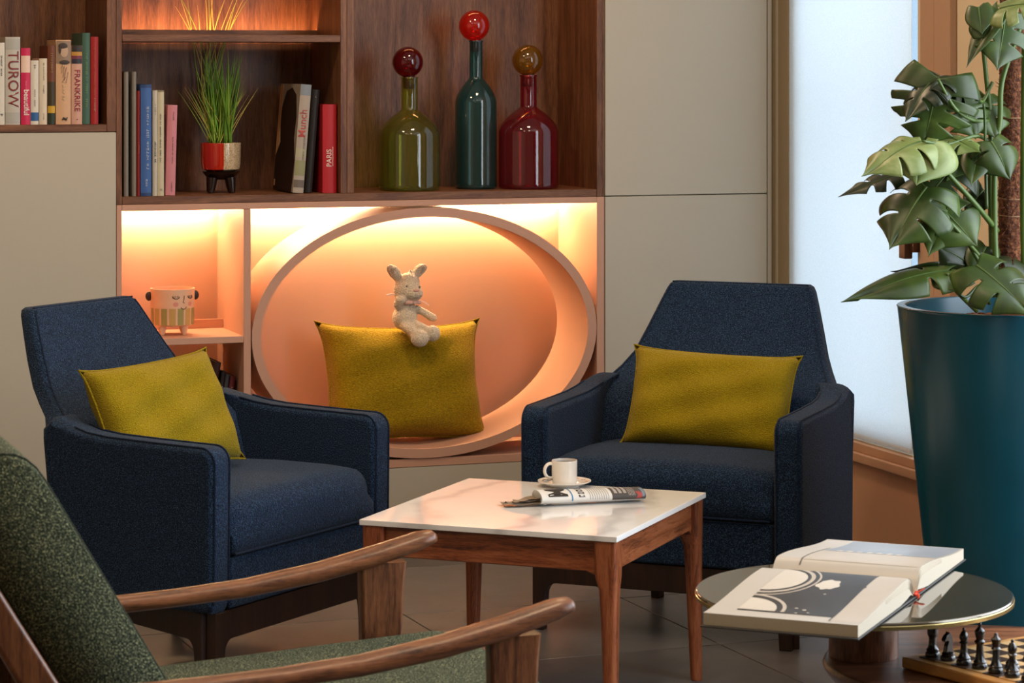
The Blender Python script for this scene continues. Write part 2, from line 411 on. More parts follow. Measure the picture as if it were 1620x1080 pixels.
# lower pink niche unit
zPt = zBb - .0006
zP1 = (pw(193, 334)[1]+pw(944, 321)[1])/2
uP0, uP1 = uB0, pw(385.5, 400)[0]
uQ0, uQ1 = pw(397, 400)[0], uC1
zQ = pw(740, 721.3)[1]; zQ0 = pw(740, 734)[1]
zS0, zS1 = pw(384, 542)[1], pw(384, 531.3)[1]
print('pink', uP0, uP1, uQ0, uQ1, zP1, zQ, zQ0, zS0, zS1)
k3 = thing('niche_unit', 'pink lacquered niche unit with glowing oval recess below the bookcase', 'shelving', W(0, 0), TH)
obj('top_panel', abox(B(), uP0, uQ1, 0, DN, zP1, zPt, .001, 1), m_pink, k3)
obj('side_panel', abox(B(), uS+.001, uP0-.0005, 0, DN, zQ0, zPt, .001, 1), m_pink, k3)
obj('side_panel', abox(B(), uQ1+.0005, uE-.002, 0, DN, zQ0, zPt, .001, 1), m_pink, k3)
obj('divider', abox(B(), uP1, uQ0, 0, DN, zQ+.0005, zP1-.0005, .001, 1), m_pink, k3)
obj('bench_panel', abox(B(), uP0, uQ1, 0, DN, zQ0, zQ, .001, 1), m_pink, k3)
obj('back_panel', abox(B(), uP0-.01, uQ1+.01, DN+.0005, DN+.02, zQ0, zPt), m_pink, k3)
s2 = obj('shelf', abox(B(), uP0+.0005, uP1-.0005, 0, .262, zS0, zS1, .001, 1), m_pink, k3)
obj('lip', abox(B(), uP0+.0005, uP1-.0005, .252, .262, zS1, zS1+.026, .0005, 1), m_pink, s2)
obj('led_strip', abox(B(), uP0+.008, uP1-.008, .285, .297, zP1-.010, zP1-.0008), m_led, k3)
obj('led_strip', abox(B(), uQ0+.008, uQ1-.008, .288, .306, zP1-.010, zP1-.0008), m_led, k3)
# oval ring
uo = (uQ0+uQ1)/2; ozt, ozb = pw(672, 328.5)[1], zQ+.001
oa, oh = (uQ1-uQ0)/2-.002, (ozt-ozb)/2; oz = (ozt+ozb)/2; rt = .0265
print('oval', uo, oz, oa, oh)
n = 96; rb = B(); rings = []
for k in range(n):
    a = 2*PI*k/n; c, s = math.cos(a), math.sin(a)
    rings.append([(uo+oa*c, -.004, oz+oh*s), (uo+(oa-rt)*c, -.004, oz+(oh-rt)*s), (uo+(oa-rt)*c, .262, oz+(oh-rt)*s), (uo+oa*c, .262, oz+oh*s)])
rings.append(rings[0])
loft(rb, rings, True, False); bmesh.ops.remove_doubles(rb, verts=rb.verts[:], dist=1e-5)
ring = obj('oval_ring', rb, m_pink, k3)
# plinth below the bench, cream cabinets left and right
tag(obj('plinth', abox(B(), uS+.001, uE-.001, .001, DN, .06, zQ0-.001, .001, 1), m_cream, None, W(0, 0), TH), 'cream plinth panel under the pink oval niche', 'plinth')
k4 = thing('cabinet', 'cream lacquered cabinet below the upper left paperbacks', 'cabinet', W(0, 0), TH)
obj('door', abox(B(), uLL-.02, uS-.001, -.002, .018, .06, zL0-.002, .0015, 2), m_cream, k4)
obj('body', abox(B(), uLL-.02, uS-.003, .0185, DN, .06, zL0-.001), m_cream, k4)
k5 = thing('cabinet', 'tall cream cabinet between the oval niche and the window', 'cabinet', W(0, 0), TH)
zg = (pw(960, 310.3)[1]+pw(1213, 306)[1])/2
obj('door', abox(B(), uE+.001, uF, -.001, .018, .06, zg-.0016, .001, 1), m_cream, k5)
obj('door', abox(B(), uE+.001, uF, -.001, .018, zg+.0016, ZC-.05, .001, 1), m_cream, k5)
obj('body', abox(B(), uE+.001, uF, .0185, DN, .06, ZC-.05), m_cream, k5)
# ------------------------------------------------------------------ blue armchairs
m_navy = fabric('navy_tweed', '08101b', '15263e', '3a5472', 400, .8, .08)
m_pipe = fabric('navy_piping', '070f1b', '11203a', '2c4058', 400, .3, .1)
m_must = fabric('mustard_weave', '7e6a08', '957f0d', 'ab9518', 400, 1.0, .1, stretch=(1, 1, 1.6))
m_must2 = fabric('mustard_slub_weave', '735c05', '90760a', 'ad9116', 360, 1.0, .1, stretch=(.5, 1, 1.9))
def armchair(label, loc, rz):
    t = thing('armchair', label, 'armchair', loc, rz, 'navy armchairs at the marble table')
    hw = .362; wa = .072; ha = .55; zb = .184
    # backrest: lofted rounded rectangles, leaning back above the arms and narrowing upwards
    lv = [(.186, .33, .470, hw-.004), (.40, .375, .474, hw-.004), (.50, .402, .478, hw-.004), (.535, .412, .486, hw-.012), (.560, .440, .508, .330),
          (.580, .468, .532, .304), (.605, .505, .566, .284), (.64, .545, .604, .262), (.70, .583, .640, .240), (.76, .618, .670, .219), (.80, .640, .690, .204), (.812, .646, .694, .197), (.818, .655, .688, .188)]
    rings = []
    for z, yf, yr, w in lv:
        rings.append([(x, y, z) for x, y in rrect(-w, w, yf, yr, .018 if z < .815 else .012, 4)])
    bk = obj('backrest', loft(B(), rings), m_navy, t, sharp=60)
    pb = B()
    for s in (-1, 1):
        sweep(pb, [(s*(w-.010), yf+.001, z) for z, yf, yr, w in lv[4:12]], .0024, 6)
    sweep(pb, [(x, .655, .8175) for x in [-.188+.376*k/10 for k in range(11)]], .0022, 6)
    obj('piping', pb, m_pipe, bk)
    # arms: profile with softly rounded front top, widening into the back
    shf = lambda z: .034*min(1, max(0, z-ha-.004)/.036)**2
    for s in (-1, 1):
        prof = [(.012, zb), (.003, zb+.02)]
        for k in range(7):
            a = R(180-90*k/6); prof.append((.036+.036*math.cos(a), ha-.036+.036*math.sin(a)))
        prof += [(.10, ha+.001), (.20, ha+.003), (.30, ha+.006), (.36, ha+.012), (.40, ha+.021), (.435, ha+.030), (.462, ha+.039), (.478, ha+.036), (.488, ha+.012), (.487, .54), (.472, .40), (.468, zb)]
        bm = B(); xo = s*hw; xi = s*(hw-wa)
        prism(bm, prof, lambda a, b, q: Vector((q, a, b)), min(xo, xi), max(xo, xi), .016, 3)
        for v in bm.verts:                       # the arm is a little slimmer towards the rear top
            if v.co.z > ha+.004:
                v.co.x -= s*shf(v.co.z)
        ar = obj('arm', bm, m_navy, t, sharp=50)
        pp = B()
        for q in (xo-s*.009, xi+s*.009):
            sweep(pp, [(q-s*shf(b), a-.0005 if i < 3 else a, b+.0005) for i, (a, b) in enumerate(prof[1:14])], .0022, 6)
        obj('piping', pp, m_pipe, ar)
    # seat cushion with crowned top and waterfall front
    wi = hw-wa-.002
    def prof_c(x):
        e = 1-(abs(x)/wi)**4
        top = .418+.018*e
        pts = [(.43, .300), (.43, top-.01), (.40, top), (.25, top+.006), (.12, top+.006), (.06, top+.002)]
        for k in range(1, 8):
            a = R(90+90*k/7); pts.append((.052+.062*math.cos(a)*(.6+.4*e), top-.055+.056*math.sin(a)))
        pts += [(-.010*(.3+.7*e), .345), (-.004, .318), (.006, .306), (.02, .300)]
        return pts
    xs = [-wi, -wi+.004, -wi+.014, -wi*.85, -wi*.6, -wi*.3, 0, wi*.3, wi*.6, wi*.85, wi-.014, wi-.004, wi]
    rr = []
    for i, x in enumerate(xs):
        k = (.012, .004, 0)[min(i, len(xs)-1-i)] if min(i, len(xs)-1-i) < 3 else 0
        cy, cz = .2, .36
        rr.append([(x, y+(cy-y)*k*3, z+(cz-z)*k*8) for y, z in prof_c(x)])
    sc = obj('seat_cushion', loft(B(), rr), m_navy, t, sharp=60)
    pp = B(); sweep(pp, [(x, -.004, .308) for x in xs[1:-1]], .0028, 6); obj('piping', pp, m_pipe, sc)
    obj('seat_base', abox(B(), -wi, wi, .006, .46, zb+.001, .299, .008, 2), m_navy, t, sharp=50)
    # dark wooden base: rails with bracketed legs
    zr = .118
    def bracket(x0, x1, leg, flip):              # apron outline between two legs, arched into each leg
        pts = [(x0, zb-.001), (x0, 0), (x0+leg*.8, 0)]
        for k in range(6): a = R(180-90*k/5); pts.append((x0+leg*1.75+leg*.8*math.cos(a), zr-.032+.032*math.sin(a)))
        for k in range(6): a = R(90-90*k/5); pts.append((x1-leg*1.75+leg*.8*math.cos(a), zr-.032+.032*math.sin(a)))
        pts += [(x1-leg*.8, 0), (x1, 0), (x1, zb-.001)]
        return pts
    xf = hw-.030
    obj('front_frame', prism(B(), bracket(-xf, xf, .036, 0), lambda a, b, q: Vector((a, q, b)), .012, .040, .002, 1), m_dark_z, t)
    for s in (-1, 1):
        a0 = Vector((s*xf, .041)); a1 = Vector((s*(hw-.187), .52))
        dr = (a1-a0); L = dr.length; dr /= L; nn = Vector((-dr.y, dr.x))
        pts = [(0, zb-.001), (0, 0), (.022, 0)]
        for k in range(6): a = R(180-90*k/5); pts.append((.058+.03*math.cos(a), zr-.032+.032*math.sin(a)))
        for k in range(6): a = R(90-90*k/5); pts.append((L-.06+.03*math.cos(a), zr-.032+.032*math.sin(a)))
        pts += [(L-.026, 0), (L, 0), (L, zb-.001)]
        obj('side_frame', prism(B(), pts, lambda a, b, q: Vector((a0.x+dr.x*a+nn.x*q, a0.y+dr.y*a+nn.y*q, b)), -.013, .013, .002, 1), m_dark_z, t)
    return t
CL = armchair('navy armchair left of the marble table, facing right, beside the speckled green chair', (-.477, 6.222, 0), R(59.87))
CR = armchair('navy armchair right of the marble table, in front of the window', (.352, 6.509, 0), R(-22.6))
# ------------------------------------------------------------------ cushions
def cushion_mesh(w, h, th, pinch=.03, slump=0.0, seed=0):
    rnd = random.Random(seed); ph = [rnd.uniform(0, 6) for _ in range(6)]
    nx, ny = 36, 26; bm = B(); top, bot = {}, {}
    for i in range(nx+1):
        for j in range(ny+1):
            a, b = 2*i/nx-1, 2*j/ny-1
            # sides bow inwards between the corners
            x = a*w/2*(1-pinch*(1-b*b)*1.0*abs(a)**3); y = b*h/2*(1-pinch*1.3*(1-a*a)*abs(b)**3)
            ear = 1+.055*(a*b)**10; x *= ear; y *= ear
            prof = max(0, (1-a**4))**.5*max(0, (1-b**4))**.5
            t = th/2*prof**.9
            wr = .004*prof*(math.sin(7*a+ph[0]+3*b)+math.sin(9*b+ph[1]-4*a))
            sag = -slump*(1-b)*0.5*(1-a*a)*0
            if i in (0, nx) or j in (0, ny):
                top[i, j] = bot[i, j] = bm.verts.new((x, 0, y))
            else:
                top[i, j] = bm.verts.new((x, -t-wr, y)); bot[i, j] = bm.verts.new((x, t-wr, y))
    for i in range(nx):
        for j in range(ny):
            bm.faces.new((top[i, j], top[i+1, j], top[i+1, j+1], top[i, j+1]))
            f = (bot[i, j], bot[i, j+1], bot[i+1, j+1], bot[i+1, j])
            bm.faces.new(f)
    return bm
def cushion(label, mat, w, h, th, loc, rot, pinch=.03, seed=0, group='mustard cushions'):
    t = thing('cushion', label, 'cushion', (0, 0, 0), 0, group)
    t.matrix_world = Matrix.Translation(loc) @ rot.to_4x4()
    t.location = loc; t.rotation_euler = rot.to_euler()
    obj('cover', cushion_mesh(w, h, th, pinch, 0, seed), mat, t, sharp=0)
    bm = B(); pts = []
    def edge(a, b): return (1+.055*(a*b)**10)*Vector((a*w/2*(1-pinch*(1-b*b)*abs(a)**3), 0, b*h/2*(1-pinch*1.3*(1-a*a)*abs(b)**3)))
    for k in range(20): pts.append(edge(-1+2*k/20, -1))
    for k in range(20): pts.append(edge(1, -1+2*k/20))
    for k in range(20): pts.append(edge(1-2*k/20, 1))
    for k in range(21): pts.append(edge(-1, 1-2*k/20))
    sweep(bm, pts, .003, 6); obj('seam', bm, mat, t)
    return t
def rot3(z, x, y=0): return Matrix.Rotation(z, 3, 'Z') @ Matrix.Rotation(y, 3, 'Y') @ Matrix.Rotation(x, 3, 'X')
def local(ch, x, y, z):
    return Matrix.Translation(ch.location) @ Matrix.Rotation(ch.rotation_euler.z, 4, 'Z') @ Vector((x, y, z))
cushion('mustard lumbar cushion on the armchair left of the marble table', m_must, .38, .27, .12, local(CL, -.115, .325, .576), rot3(R(50), R(-25), R(-3)), .035, 3)
cushion('mustard lumbar cushion on the armchair in front of the window', m_must, .42, .255, .12, local(CR, .026, .33, .545), rot3(R(-22.6+4), R(-24), R(2)), .035, 4)
# ------------------------------------------------------------------ marble coffee table
def marble():
    t = NT('white_marble'); v = t.coord()
    n1 = t.noise(v, 2.2, 6, .6, 1.5)
    w = t.n('ShaderNodeTexWave'); w.inputs['Scale'].default_value = 1.4; w.inputs['Distortion'].default_value = 9; w.inputs['Detail'].default_value = 4; w.inputs['Detail Scale'].default_value = 1.3
    t.l(v, w.inputs['Vector'])
    mn = t.n('ShaderNodeMath', operation='MULTIPLY'); t.l(w.outputs['Fac'], mn.inputs[0]); t.l(n1, mn.inputs[1])
    t.l(t.ramp(mn.outputs[0], [(0.0, 'cfcecd'), (.03, 'dedddc'), (.10, 'ebeae8'), (.5, 'f0efed')]), t.p.inputs['Base Color'])
    t.set(Roughness=.06); t.p.inputs['Specular IOR Level'].default_value = .8
    return t.m
m_marb = marble()
TT = .424
A_, B_, C_, D_ = [onz(x, y, TT) for x, y in ((565, 820), (970, 850), (1122, 778), (745, 757))]
tc = (A_+B_+C_+D_)/4; tang = math.atan2((B_-A_).y+(C_-D_).y, (B_-A_).x+(C_-D_).x)
tl, tdp = ((B_-A_).length+(C_-D_).length)/2, ((D_-A_).length+(C_-B_).length)/2
print('table', tc, math.degrees(tang), tl, tdp)
ct = thing('coffee_table', 'square walnut coffee table with a white marble top', 'table', (tc.x, tc.y, 0), tang)
hx, hy = tl/2, tdp/2
obj('marble_top', abox(B(), -hx, hx, -hy, hy, TT-.012, TT, .0015, 2), m_marb, ct)
zl = TT-.0125
lx, ly = hx-.004, hy-.004
for sx in (-1, 1):
    for sy in (-1, 1):
        bm = B(); rings = []
        for z, wd_, rr in ((0, .024, .010), (.004, .026, .011), (.10, .030, .012), (.25, .036, .012), (.31, .040, .012), (.335, .048, .010), (zl, .050, .008)):
            cx, cy = sx*(lx-wd_/2-.002*(zl-z)), sy*(ly-wd_/2-.002*(zl-z))
            rings.append([(x, y, z) for x, y in rrect(cx-wd_/2, cx+wd_/2, cy-wd_/2, cy+wd_/2, rr, 3)])
        lg = obj('leg', loft(bm, rings), m_tab_z, ct, sharp=50)
        obj('glide', lathe(B(), [(.008, -.0), (.010, .001), (.010, .0035)], 12, sx*(lx-.014), sy*(ly-.014)), plain('glide_metal', '8a8680', .35, .8), lg)
for sy in (-1, 1):
    pts = [(-lx+.048, zl), (-lx+.048, zl-.076), (-lx+.07, zl-.066), (lx-.07, zl-.066), (lx-.048, zl-.076), (lx-.048, zl)]
    obj('apron', prism(B(), pts, lambda a, b, q: Vector((a, sy*(ly-.026)+q, b)), -.012, .022*(1) if sy > 0 else .012, .002, 1), m_tab_x, ct)
for sx in (-1, 1):
    pts = [(-ly+.048, zl), (-ly+.048, zl-.076), (-ly+.07, zl-.066), (ly-.07, zl-.066), (ly-.048, zl-.076), (ly-.048, zl)]
    obj('apron', prism(B(), pts, lambda a, b, q: Vector((sx*(lx-.026)+q, a, b)), -.012, .012, .002, 1), m_tab_y, ct)
# cup and saucer
m_porc = plain('white_porcelain', 'e9e4dc', .18, 0, .6, .3)
cp = onz(893, 769, TT)
sa = thing('saucer', 'white saucer with a faint orange pattern under the cup', 'saucer', (cp.x, cp.y, TT))
obj('dish', lathe(B(), [(.001, .0), (.034, .0), (.036, .003), (.052, .008), (.0615, .0125), (.0618, .0142), (.060, .0145), (.050, .0105), (.030, .006), (.001, .006)], 48, 0, 0, False), m_porc, sa)
m_orn = plain('orange_print', 'c98a55', .3)
ob = B()
for k in range(14):
    a = 2*PI*k/14
    for (r, q, l) in ((.0545, 0, .007), (.051, .15, .004)):
        c = Vector((r*math.cos(a+q), r*math.sin(a+q), .0122 if r > .053 else .0112))
        abox(ob, c.x-l/2, c.x+l/2, c.y-.0015, c.y+.0015, c.z-.0006, c.z+.0004)
obj('pattern', ob, m_orn, sa)
cu = thing('coffee_cup', 'straight white coffee cup standing on the saucer', 'cup', (cp.x, cp.y, TT+.0062))
obj('bowl', lathe(B(), [(.001, 0), (.026, 0), (.0285, .003), (.0292, .010), (.0297, .052), (.0292, .0545), (.0275, .0545), (.0268, .050), (.0262, .008), (.022, .005), (.001, .005)], 48, 0, 0, False), m_porc, cu)
hp = [Vector((-.028+.0, 0, .047))]
for k in range(13):
    a = R(70+220*k/12); hp.append(Vector((-.031+.0165*math.cos(a)*.85-.002, 0, .031+.0165*math.sin(a))))
hp[0] = Vector((-.027, 0, .0465)); hp[-1] = Vector((-.027, 0, .0155))
hb = sweep(B(), hp, .0042, 10, .75)
ho = obj('handle', hb, m_porc, cu); ho.rotation_euler = (0, 0, R(12))
obj('coffee', lathe(B(), [(.001, .049), (.0266, .049)], 32, 0, 0, False), plain('coffee', '2a160c', .1), cu)
cs = onz(857, 771, TT+.016)
sp = thing('teaspoon', 'small steel teaspoon lying on the saucer beside the cup', 'spoon', (cp.x-.043, cp.y-.022, TT+.0135), R(35))
m_steel = plain('steel', '9a9a9c', .22, .95)
obj('spoon_bowl', ellipsoid(B(), (0, 0, .003), (.011, .0075, .0028)), m_steel, sp)
obj('spoon_handle', sweep(B(), [(.010, 0, .0032), (.028, .003, .0045), (.05, .008, .004)], [.0018, .0014, .002], 8, .6), m_steel, sp)
# rolled newspaper
m_news = paint('newsprint', 'd9d9d6', .7, .03, 60)
m_ink = plain('newspaper_ink', '24211f', .7)
m_grey = paint('dark_advert_print', '4c4845', .6, .15, 40)
m_inside = paint('newsprint_inside', '8b7a68', .8, .3, 60)
m_blu = plain('blue_rule', '3f7fae', .6)
n0 = onz(858, 803, TT); n1 = onz(1022, 795, TT)
na = math.atan2((n1-n0).y, (n1-n0).x); NL = (n1-n0).length
nw = thing('newspaper', 'rolled newspaper lying on the marble table before the cup', 'newspaper', (n0.x, n0.y, TT), na)
NH, ND = .0155, .040
def npt(a, q, off=0.0):         # a along the roll, q angle round the flattened section (0 front bottom .. 180 back bottom)
    h = NH*(1-.12*a) ; dd = ND*(1-.10*a)
    an = R(180-q) if False else R(-25+ (230*q/180))
    return Vector((a*NL, dd-(dd+off)*math.cos(an)*1.0, h+.0012+(h+off)*math.sin(an)*(1 if math.sin(an) > 0 else .92)))
def roll(bm, a0, a1, off, q0=-28, q1=250):
    return gridsurf(bm, lambda i, j: npt(a0+(a1-a0)*i, q0+(q1-q0)*j, off), 10, 28)
bm = B()
for off in (0, -.0035):
    rings = [[npt(a, 282*k/30, off) for k in range(30)] for a in [i/10 for i in range(11)]]
    loft(bm, rings, True, True)
obj('roll', bm, m_news, nw, sharp=50)
# crumpled inner pages sticking out of the left end
bm = B()
for k in range(4):
    zz = .006+.0035*k
    def fn(i, j, k=k, zz=zz):
        x = .004-.085*i*(1-.12*k); wv = (1-.25*i)
        y = ND+(.030*wv)*(2*j-1)
        z = zz*(1-.55*i)+.006*math.sin(3.1*j+k)*(1-.4*i)+.003*math.sin(9*i+2*k+5*j)*i+.002
        return Vector((x, y, max(.0012+.0006*k, z)))
    gridsurf(bm, fn, 10, 10)
obj('loose_pages', bm, m_inside, nw, sharp=0)
def wrap_text(s, size, a, q, spin=True, bold=0):
    me = text_mesh(s, size, 'CENTER', bold)
    # text runs round the roll (letters stand along the length)
    def f(c):
        return npt(a+c.y/NL, q+ (-c.x if not spin else c.x)/.040*55, .0006+c.z)
    return xform(me, f)
obj('masthead', wrap_text('M', .060, .150, 66, True, .0022), m_ink, nw, label='large black masthead letters')
obj('rule', gridsurf(B(), lambda i, j: npt(.285+.012*i, 4+150*j, .0006), 2, 20), m_blu, nw)
hb_ = B()
for k, (q, l) in enumerate(((30, 14), (50, 9), (66, 14), (88, 6), (100, 15), (124, 12))):
    for (a0, a1, q0, q1) in ((.355, .415, 0, .28), (.355, .370, 0, 1), (.400, .415 if k % 2 else .408, .1, .9), (.36, .415, .74, 1 if k % 3 else .76)):
        gridsurf(hb_, lambda i, j: npt(a0+(a1-a0)*i, q+l*(q0+(q1-q0)*j), .0007), 1, 3)
obj('headline', hb_, m_ink, nw)
tb = B()
for k in range(9):
    gridsurf(tb, lambda i, j, k=k: npt(.46+.022*k+.007*i, 10+(110+17*((k*7) % 3))*j, .0005), 1, 10)
obj('text_lines', tb, paint('faint_text', '9d9c9a', .7, .1, 30), nw)
ad = obj('advert', gridsurf(B(), lambda i, j: npt(.675+.325*i, -2+190*j, .0006), 8, 26), m_grey, nw)
tb = B()
for k in range(3):
    gridsurf(tb, lambda i, j, k=k: npt(.70+.045*k+.028*i, 45+(60+12*((k*5) % 3))*j, .0011), 1, 10)
for k in range(5):
    gridsurf(tb, lambda i, j, k=k: npt(.835+.014*k+.005*i, 30+(70+10*((k*5) % 3))*j, .0011), 1, 10)
obj('advert_text', tb, paint('pale_advert_text', 'a8a29e', .7, .1, 30), ad)
obj('advert_picture', gridsurf(B(), lambda i, j: npt(.90+.05*i+.02*math.sin(PI*j), 8+45*j, .0011), 3, 8), plain('red_print', 'a4433f', .6), ad)
obj('advert_picture', gridsurf(B(), lambda i, j: npt(.955+.03*i+.01*math.sin(PI*j), 20+60*j, .0011), 3, 8), plain('blue_print', '6f8494', .6), ad)

# ------------------------------------------------------------------ speckled green lounge chair in the foreground
m_green = fabric('speckled_green_tweed', '1d241c', '374033', '9ea27c', 400, .8, .02, pos=(.36, .53, .69))
m_gseam = fabric('green_seam', '1c231b', '2c352a', '4c5443', 400, .3, .1)
lc = thing('lounge_chair', 'wooden lounge chair with speckled green cushions in the left foreground', 'chair', (-.032, 4.395, 0), math.atan2(.36, .933))
# arms: local x forward, y away from the camera
ax = [(.012, .571, .010), (.004, .572, .016), (-.02, .566, .021), (-.10, .545, .023), (-.20, .524, .022), (-.33, .506, .020), (-.45, .498, .019), (-.55, .494, .019), (-.68, .492, .019), (-.80, .490, .018)]
for s in (-1, 1):
    rings = []
    for x, z, r in ax:
        rings.append([Vector((x, s*.316+1.25*r*math.cos(2*PI*k/16)*abs(math.cos(2*PI*k/16))**-.15 if abs(math.cos(2*PI*k/16)) > .01 else s*.316, z+.85*r*math.sin(2*PI*k/16)*(1 if math.sin(2*PI*k/16) > 0 else .8))) if True else None for k in range(16)])
    am = obj('arm', loft(B(), rings), m_fur_x, lc, sharp=60)
    bm = B(); rings = []
    for z, x0, x1, hw_ in ((0, -.112, -.070, .011), (.20, -.120, -.060, .013), (.40, -.125, -.053, .014), (.50, -.127, -.048, .0145), (.535, -.128, -.044, .0145)):
        rings.append([(x, s*.316+y, z) for x, y in rrect(x0, x1, -hw_, hw_, .006, 3)])
    obj('leg', loft(bm, rings), m_fur_z, lc, sharp=50)
    bm = B(); rings = []
    for z, xc in ((0, -.80), (.25, -.74), (.485, -.70)):
        rings.append([(x, s*.316+y, z) for x, y in rrect(xc-.03, xc+.025, -.014, .014, .006, 3)])
    obj('leg', loft(bm, rings), m_fur_z, lc, sharp=50)
    obj('seat_rail', abox(B(), -.74, -.06, s*.290-.011, s*.290+.011, .25, .305, .004), m_fur_x, lc)
    # back post leaning behind the cushion
    u0 = Vector((-.66, 0, .27)); dv = Vector((-.506, 0, .862)); pts = []
    nrm = Vector((.862, 0, .506))
    bm = B(); rings = []
    for L, wd_ in ((0, .05), (.2, .052), (.45, .045), (.66, .036)):
        c = u0+dv*L
        rings.append([c+nrm*a+Vector((0, s*.292+b, 0)) for a, b in rrect(-wd_/2, wd_/2, -.014, .014, .008, 3)])
    obj('back_post', loft(bm, rings), m_fur_z, lc, sharp=50)
for L in (.10, .33, .62):
    c = Vector((-.66, 0, .27))+Vector((-.506, 0, .862))*L
    obj('back_slat', abox(B(), c.x-.012, c.x+.012, -.28, .28, c.z-.02, c.z+.02, .004), m_fur_y, lc)
obj('front_rail', abox(B(), -.10, -.075, -.278, .278, .24, .30, .004), m_fur_y, lc)
def pad(profile, hw, bulge, mat, name, crown):
    # profile: closed outline in (x, z); rounded towards both sides
    cx = sum(p[0] for p in profile)/len(profile); cz = sum(p[1] for p in profile)/len(profile)
    rings = []
    for y, k in ((-hw, .86), (-hw+.006, .93), (-hw+.018, .975), (-hw+.04, .995), (-hw*.5, 1.0+crown), (0, 1.0+crown*1.3), (hw*.5, 1.0+crown), (hw-.04, .995), (hw-.018, .975), (hw-.006, .93), (hw, .86)):
        ins = (1-k)*.09
        rg = []
        for x, z in profile:
            d = Vector((x-cx, z-cz)); L = d.length
            q = (L-ins)/L if k < 1 else k
            rg.append((cx+d.x*q, y, cz+d.y*q))
        rings.append(rg)
    return obj(name, loft(B(), rings), mat, lc, sharp=0)
def rpoly(pts, rad, n=6):
    out = []; m = len(pts)
    for i in range(m):
        p, a, b = Vector(pts[i]), Vector(pts[i-1]), Vector(pts[(i+1) % m])
        r = rad[i] if isinstance(rad, (list, tuple)) else rad
        da, db = (a-p).normalized(), (b-p).normalized()
        half = math.acos(max(-1, min(1, da.dot(db))))/2; d = r/math.tan(half)
        q0 = p+da*d; q1 = p+db*d
        for k in range(n+1):
            t = k/n; out.append(((1-t)**2*q0+2*t*(1-t)*p+t*t*q1)[:])
    return out
bd = Vector((-.506, .862)); bn = Vector((.862, .506))
fb = Vector((-.548, .395)); T = .132; Lb = .545
bp_ = [fb, fb+bd*Lb, fb+bd*Lb-bn*T, fb-bn*T]
bcush = pad(rpoly([p[:] for p in bp_], [.035, .075, .05, .03]), .268, .01, m_green, 'back_cushion', .03)
scush = pad(rpoly([(.035, .305), (.035, .425), (-.60, .395), (-.60, .300)], [.03, .045, .03, .02]), .268, .01, m_green, 'seat_cushion', .02)
for s in (-1, 1):
    bm = B()
    pr = rpoly([p[:] for p in bp_], [.035, .075, .05, .03]); cxx = sum(p[0] for p in pr)/len(pr); czz = sum(p[1] for p in pr)/len(pr)
    pts = []
    for x, z in pr+pr[:1]:
        d = Vector((x-cxx, z-czz)); L = d.length; q = (L-.0018)/L; pts.append((cxx+d.x*q, s*(.268-.016), czz+d.y*q))
    sweep(bm, pts, .0022, 6); obj('seam', bm, m_gseam, bcush)
# ------------------------------------------------------------------ books
m_page = paint('book_pages', 'd8cdb6', .8, .06, 80)
_bm = {}
def bmat(c, rough=.5):
    if c not in _bm: _bm[c] = paint('cover_'+c, c, rough, .08, 30)
    return _bm[c]
LEGIBLE = ('TUROW', 'beautiful', 'FRANKRIKE', 'PARIS', 'Munch')
def small_print(s, size):                # print too small to read in the photograph: short upright strokes, no letters
    bm = B(); rn = random.Random(len(s)*7+int(size*1e5)); n_ = len(s); cw = size*.52
    for i, ch in enumerate(s):
        if ch == ' ': continue
        x = (i-(n_-1)/2)*cw; h = size*rn.uniform(.36, .56); q = rn.random()
        abox(bm, x-cw*.32, x-cw*.14, -h/2, h/2, -.0002, .0002)
        if q > .25: abox(bm, x-cw*.14, x+cw*.30, -h/2+h*q*.7, -h/2+h*q*.7+size*.08, -.0002, .0002)
        if q < .6: abox(bm, x+cw*.18, x+cw*.32, -h/2, h/2, -.0002, .0002)
    return mesh_of('print', bm, 0)
def book(label, px0, px1, pyt, pyb, d, depth, col, titles=(), bands=(), lean=0, group='books on the walnut shelves', z=None, hard=True, cat='book'):
    u0, zb_ = pw(px0, pyb, d); u1, _ = pw(px1, pyb, d); zt_ = pw((px0+px1)/2, pyt, d)[1]
    w = u1-u0; zb_ = z if z is not None else zb_; h = zt_-zb_
    t = thing('book', label, cat, W(u0, d, zb_), TH, group)
    if lean: t.location.z += w*math.sin(lean)+.0004
    if lean: t.rotation_euler = (Matrix.Rotation(TH, 3, 'Z') @ Matrix.Rotation(lean, 3, 'Y')).to_euler()
    c = .0018; bm = B()
    abox(bm, 0, c, .002, depth, 0, h, .0004, 1); abox(bm, w-c, w, .002, depth, 0, h, .0004, 1)
    n_ = 8; pts = [(w*k/n_, -.0035*math.sin(PI*k/n_)+.001) for k in range(n_+1)]
    poly = pts + [(w, .004), (0, .004)]
    prism(bm, poly, lambda a, b, q: Vector((a, b, q)), 0, h)
    cov = obj('cover', bm, bmat(col), t, sharp=30)
    obj('pages', abox(B(), c, w-c, .004, depth-.004, .0025, h-.0025), m_page, t)
    for (f0, f1, cc) in bands:
        def fn(i, j, f0=f0, f1=f1): return Vector((w*(.02+.96*i), -.0036*math.sin(PI*(.02+.96*i))+.0004, h*(f0+(f1-f0)*j)))
        obj('spine_band', gridsurf(B(), fn, 8, 1), bmat(cc), t, recalc=False)
    for (s, fz, fx, size, cc, up) in titles:
        sg = 1 if up else -1
        if s in LEGIBLE: me = text_mesh(s, size, 'CENTER', .0002 if size > .012 else 0)
        else: me = small_print(s, size)
        def f(cv): 
            x = w*fx - sg*cv.y; q = max(0, min(1, x/w))
            return Vector((x, -.0036*math.sin(PI*q)-.0004-cv.z, h*fz + sg*cv.x))
        obj('spine_title', xform(me, f), bmat(cc), t)
    return t, w, h
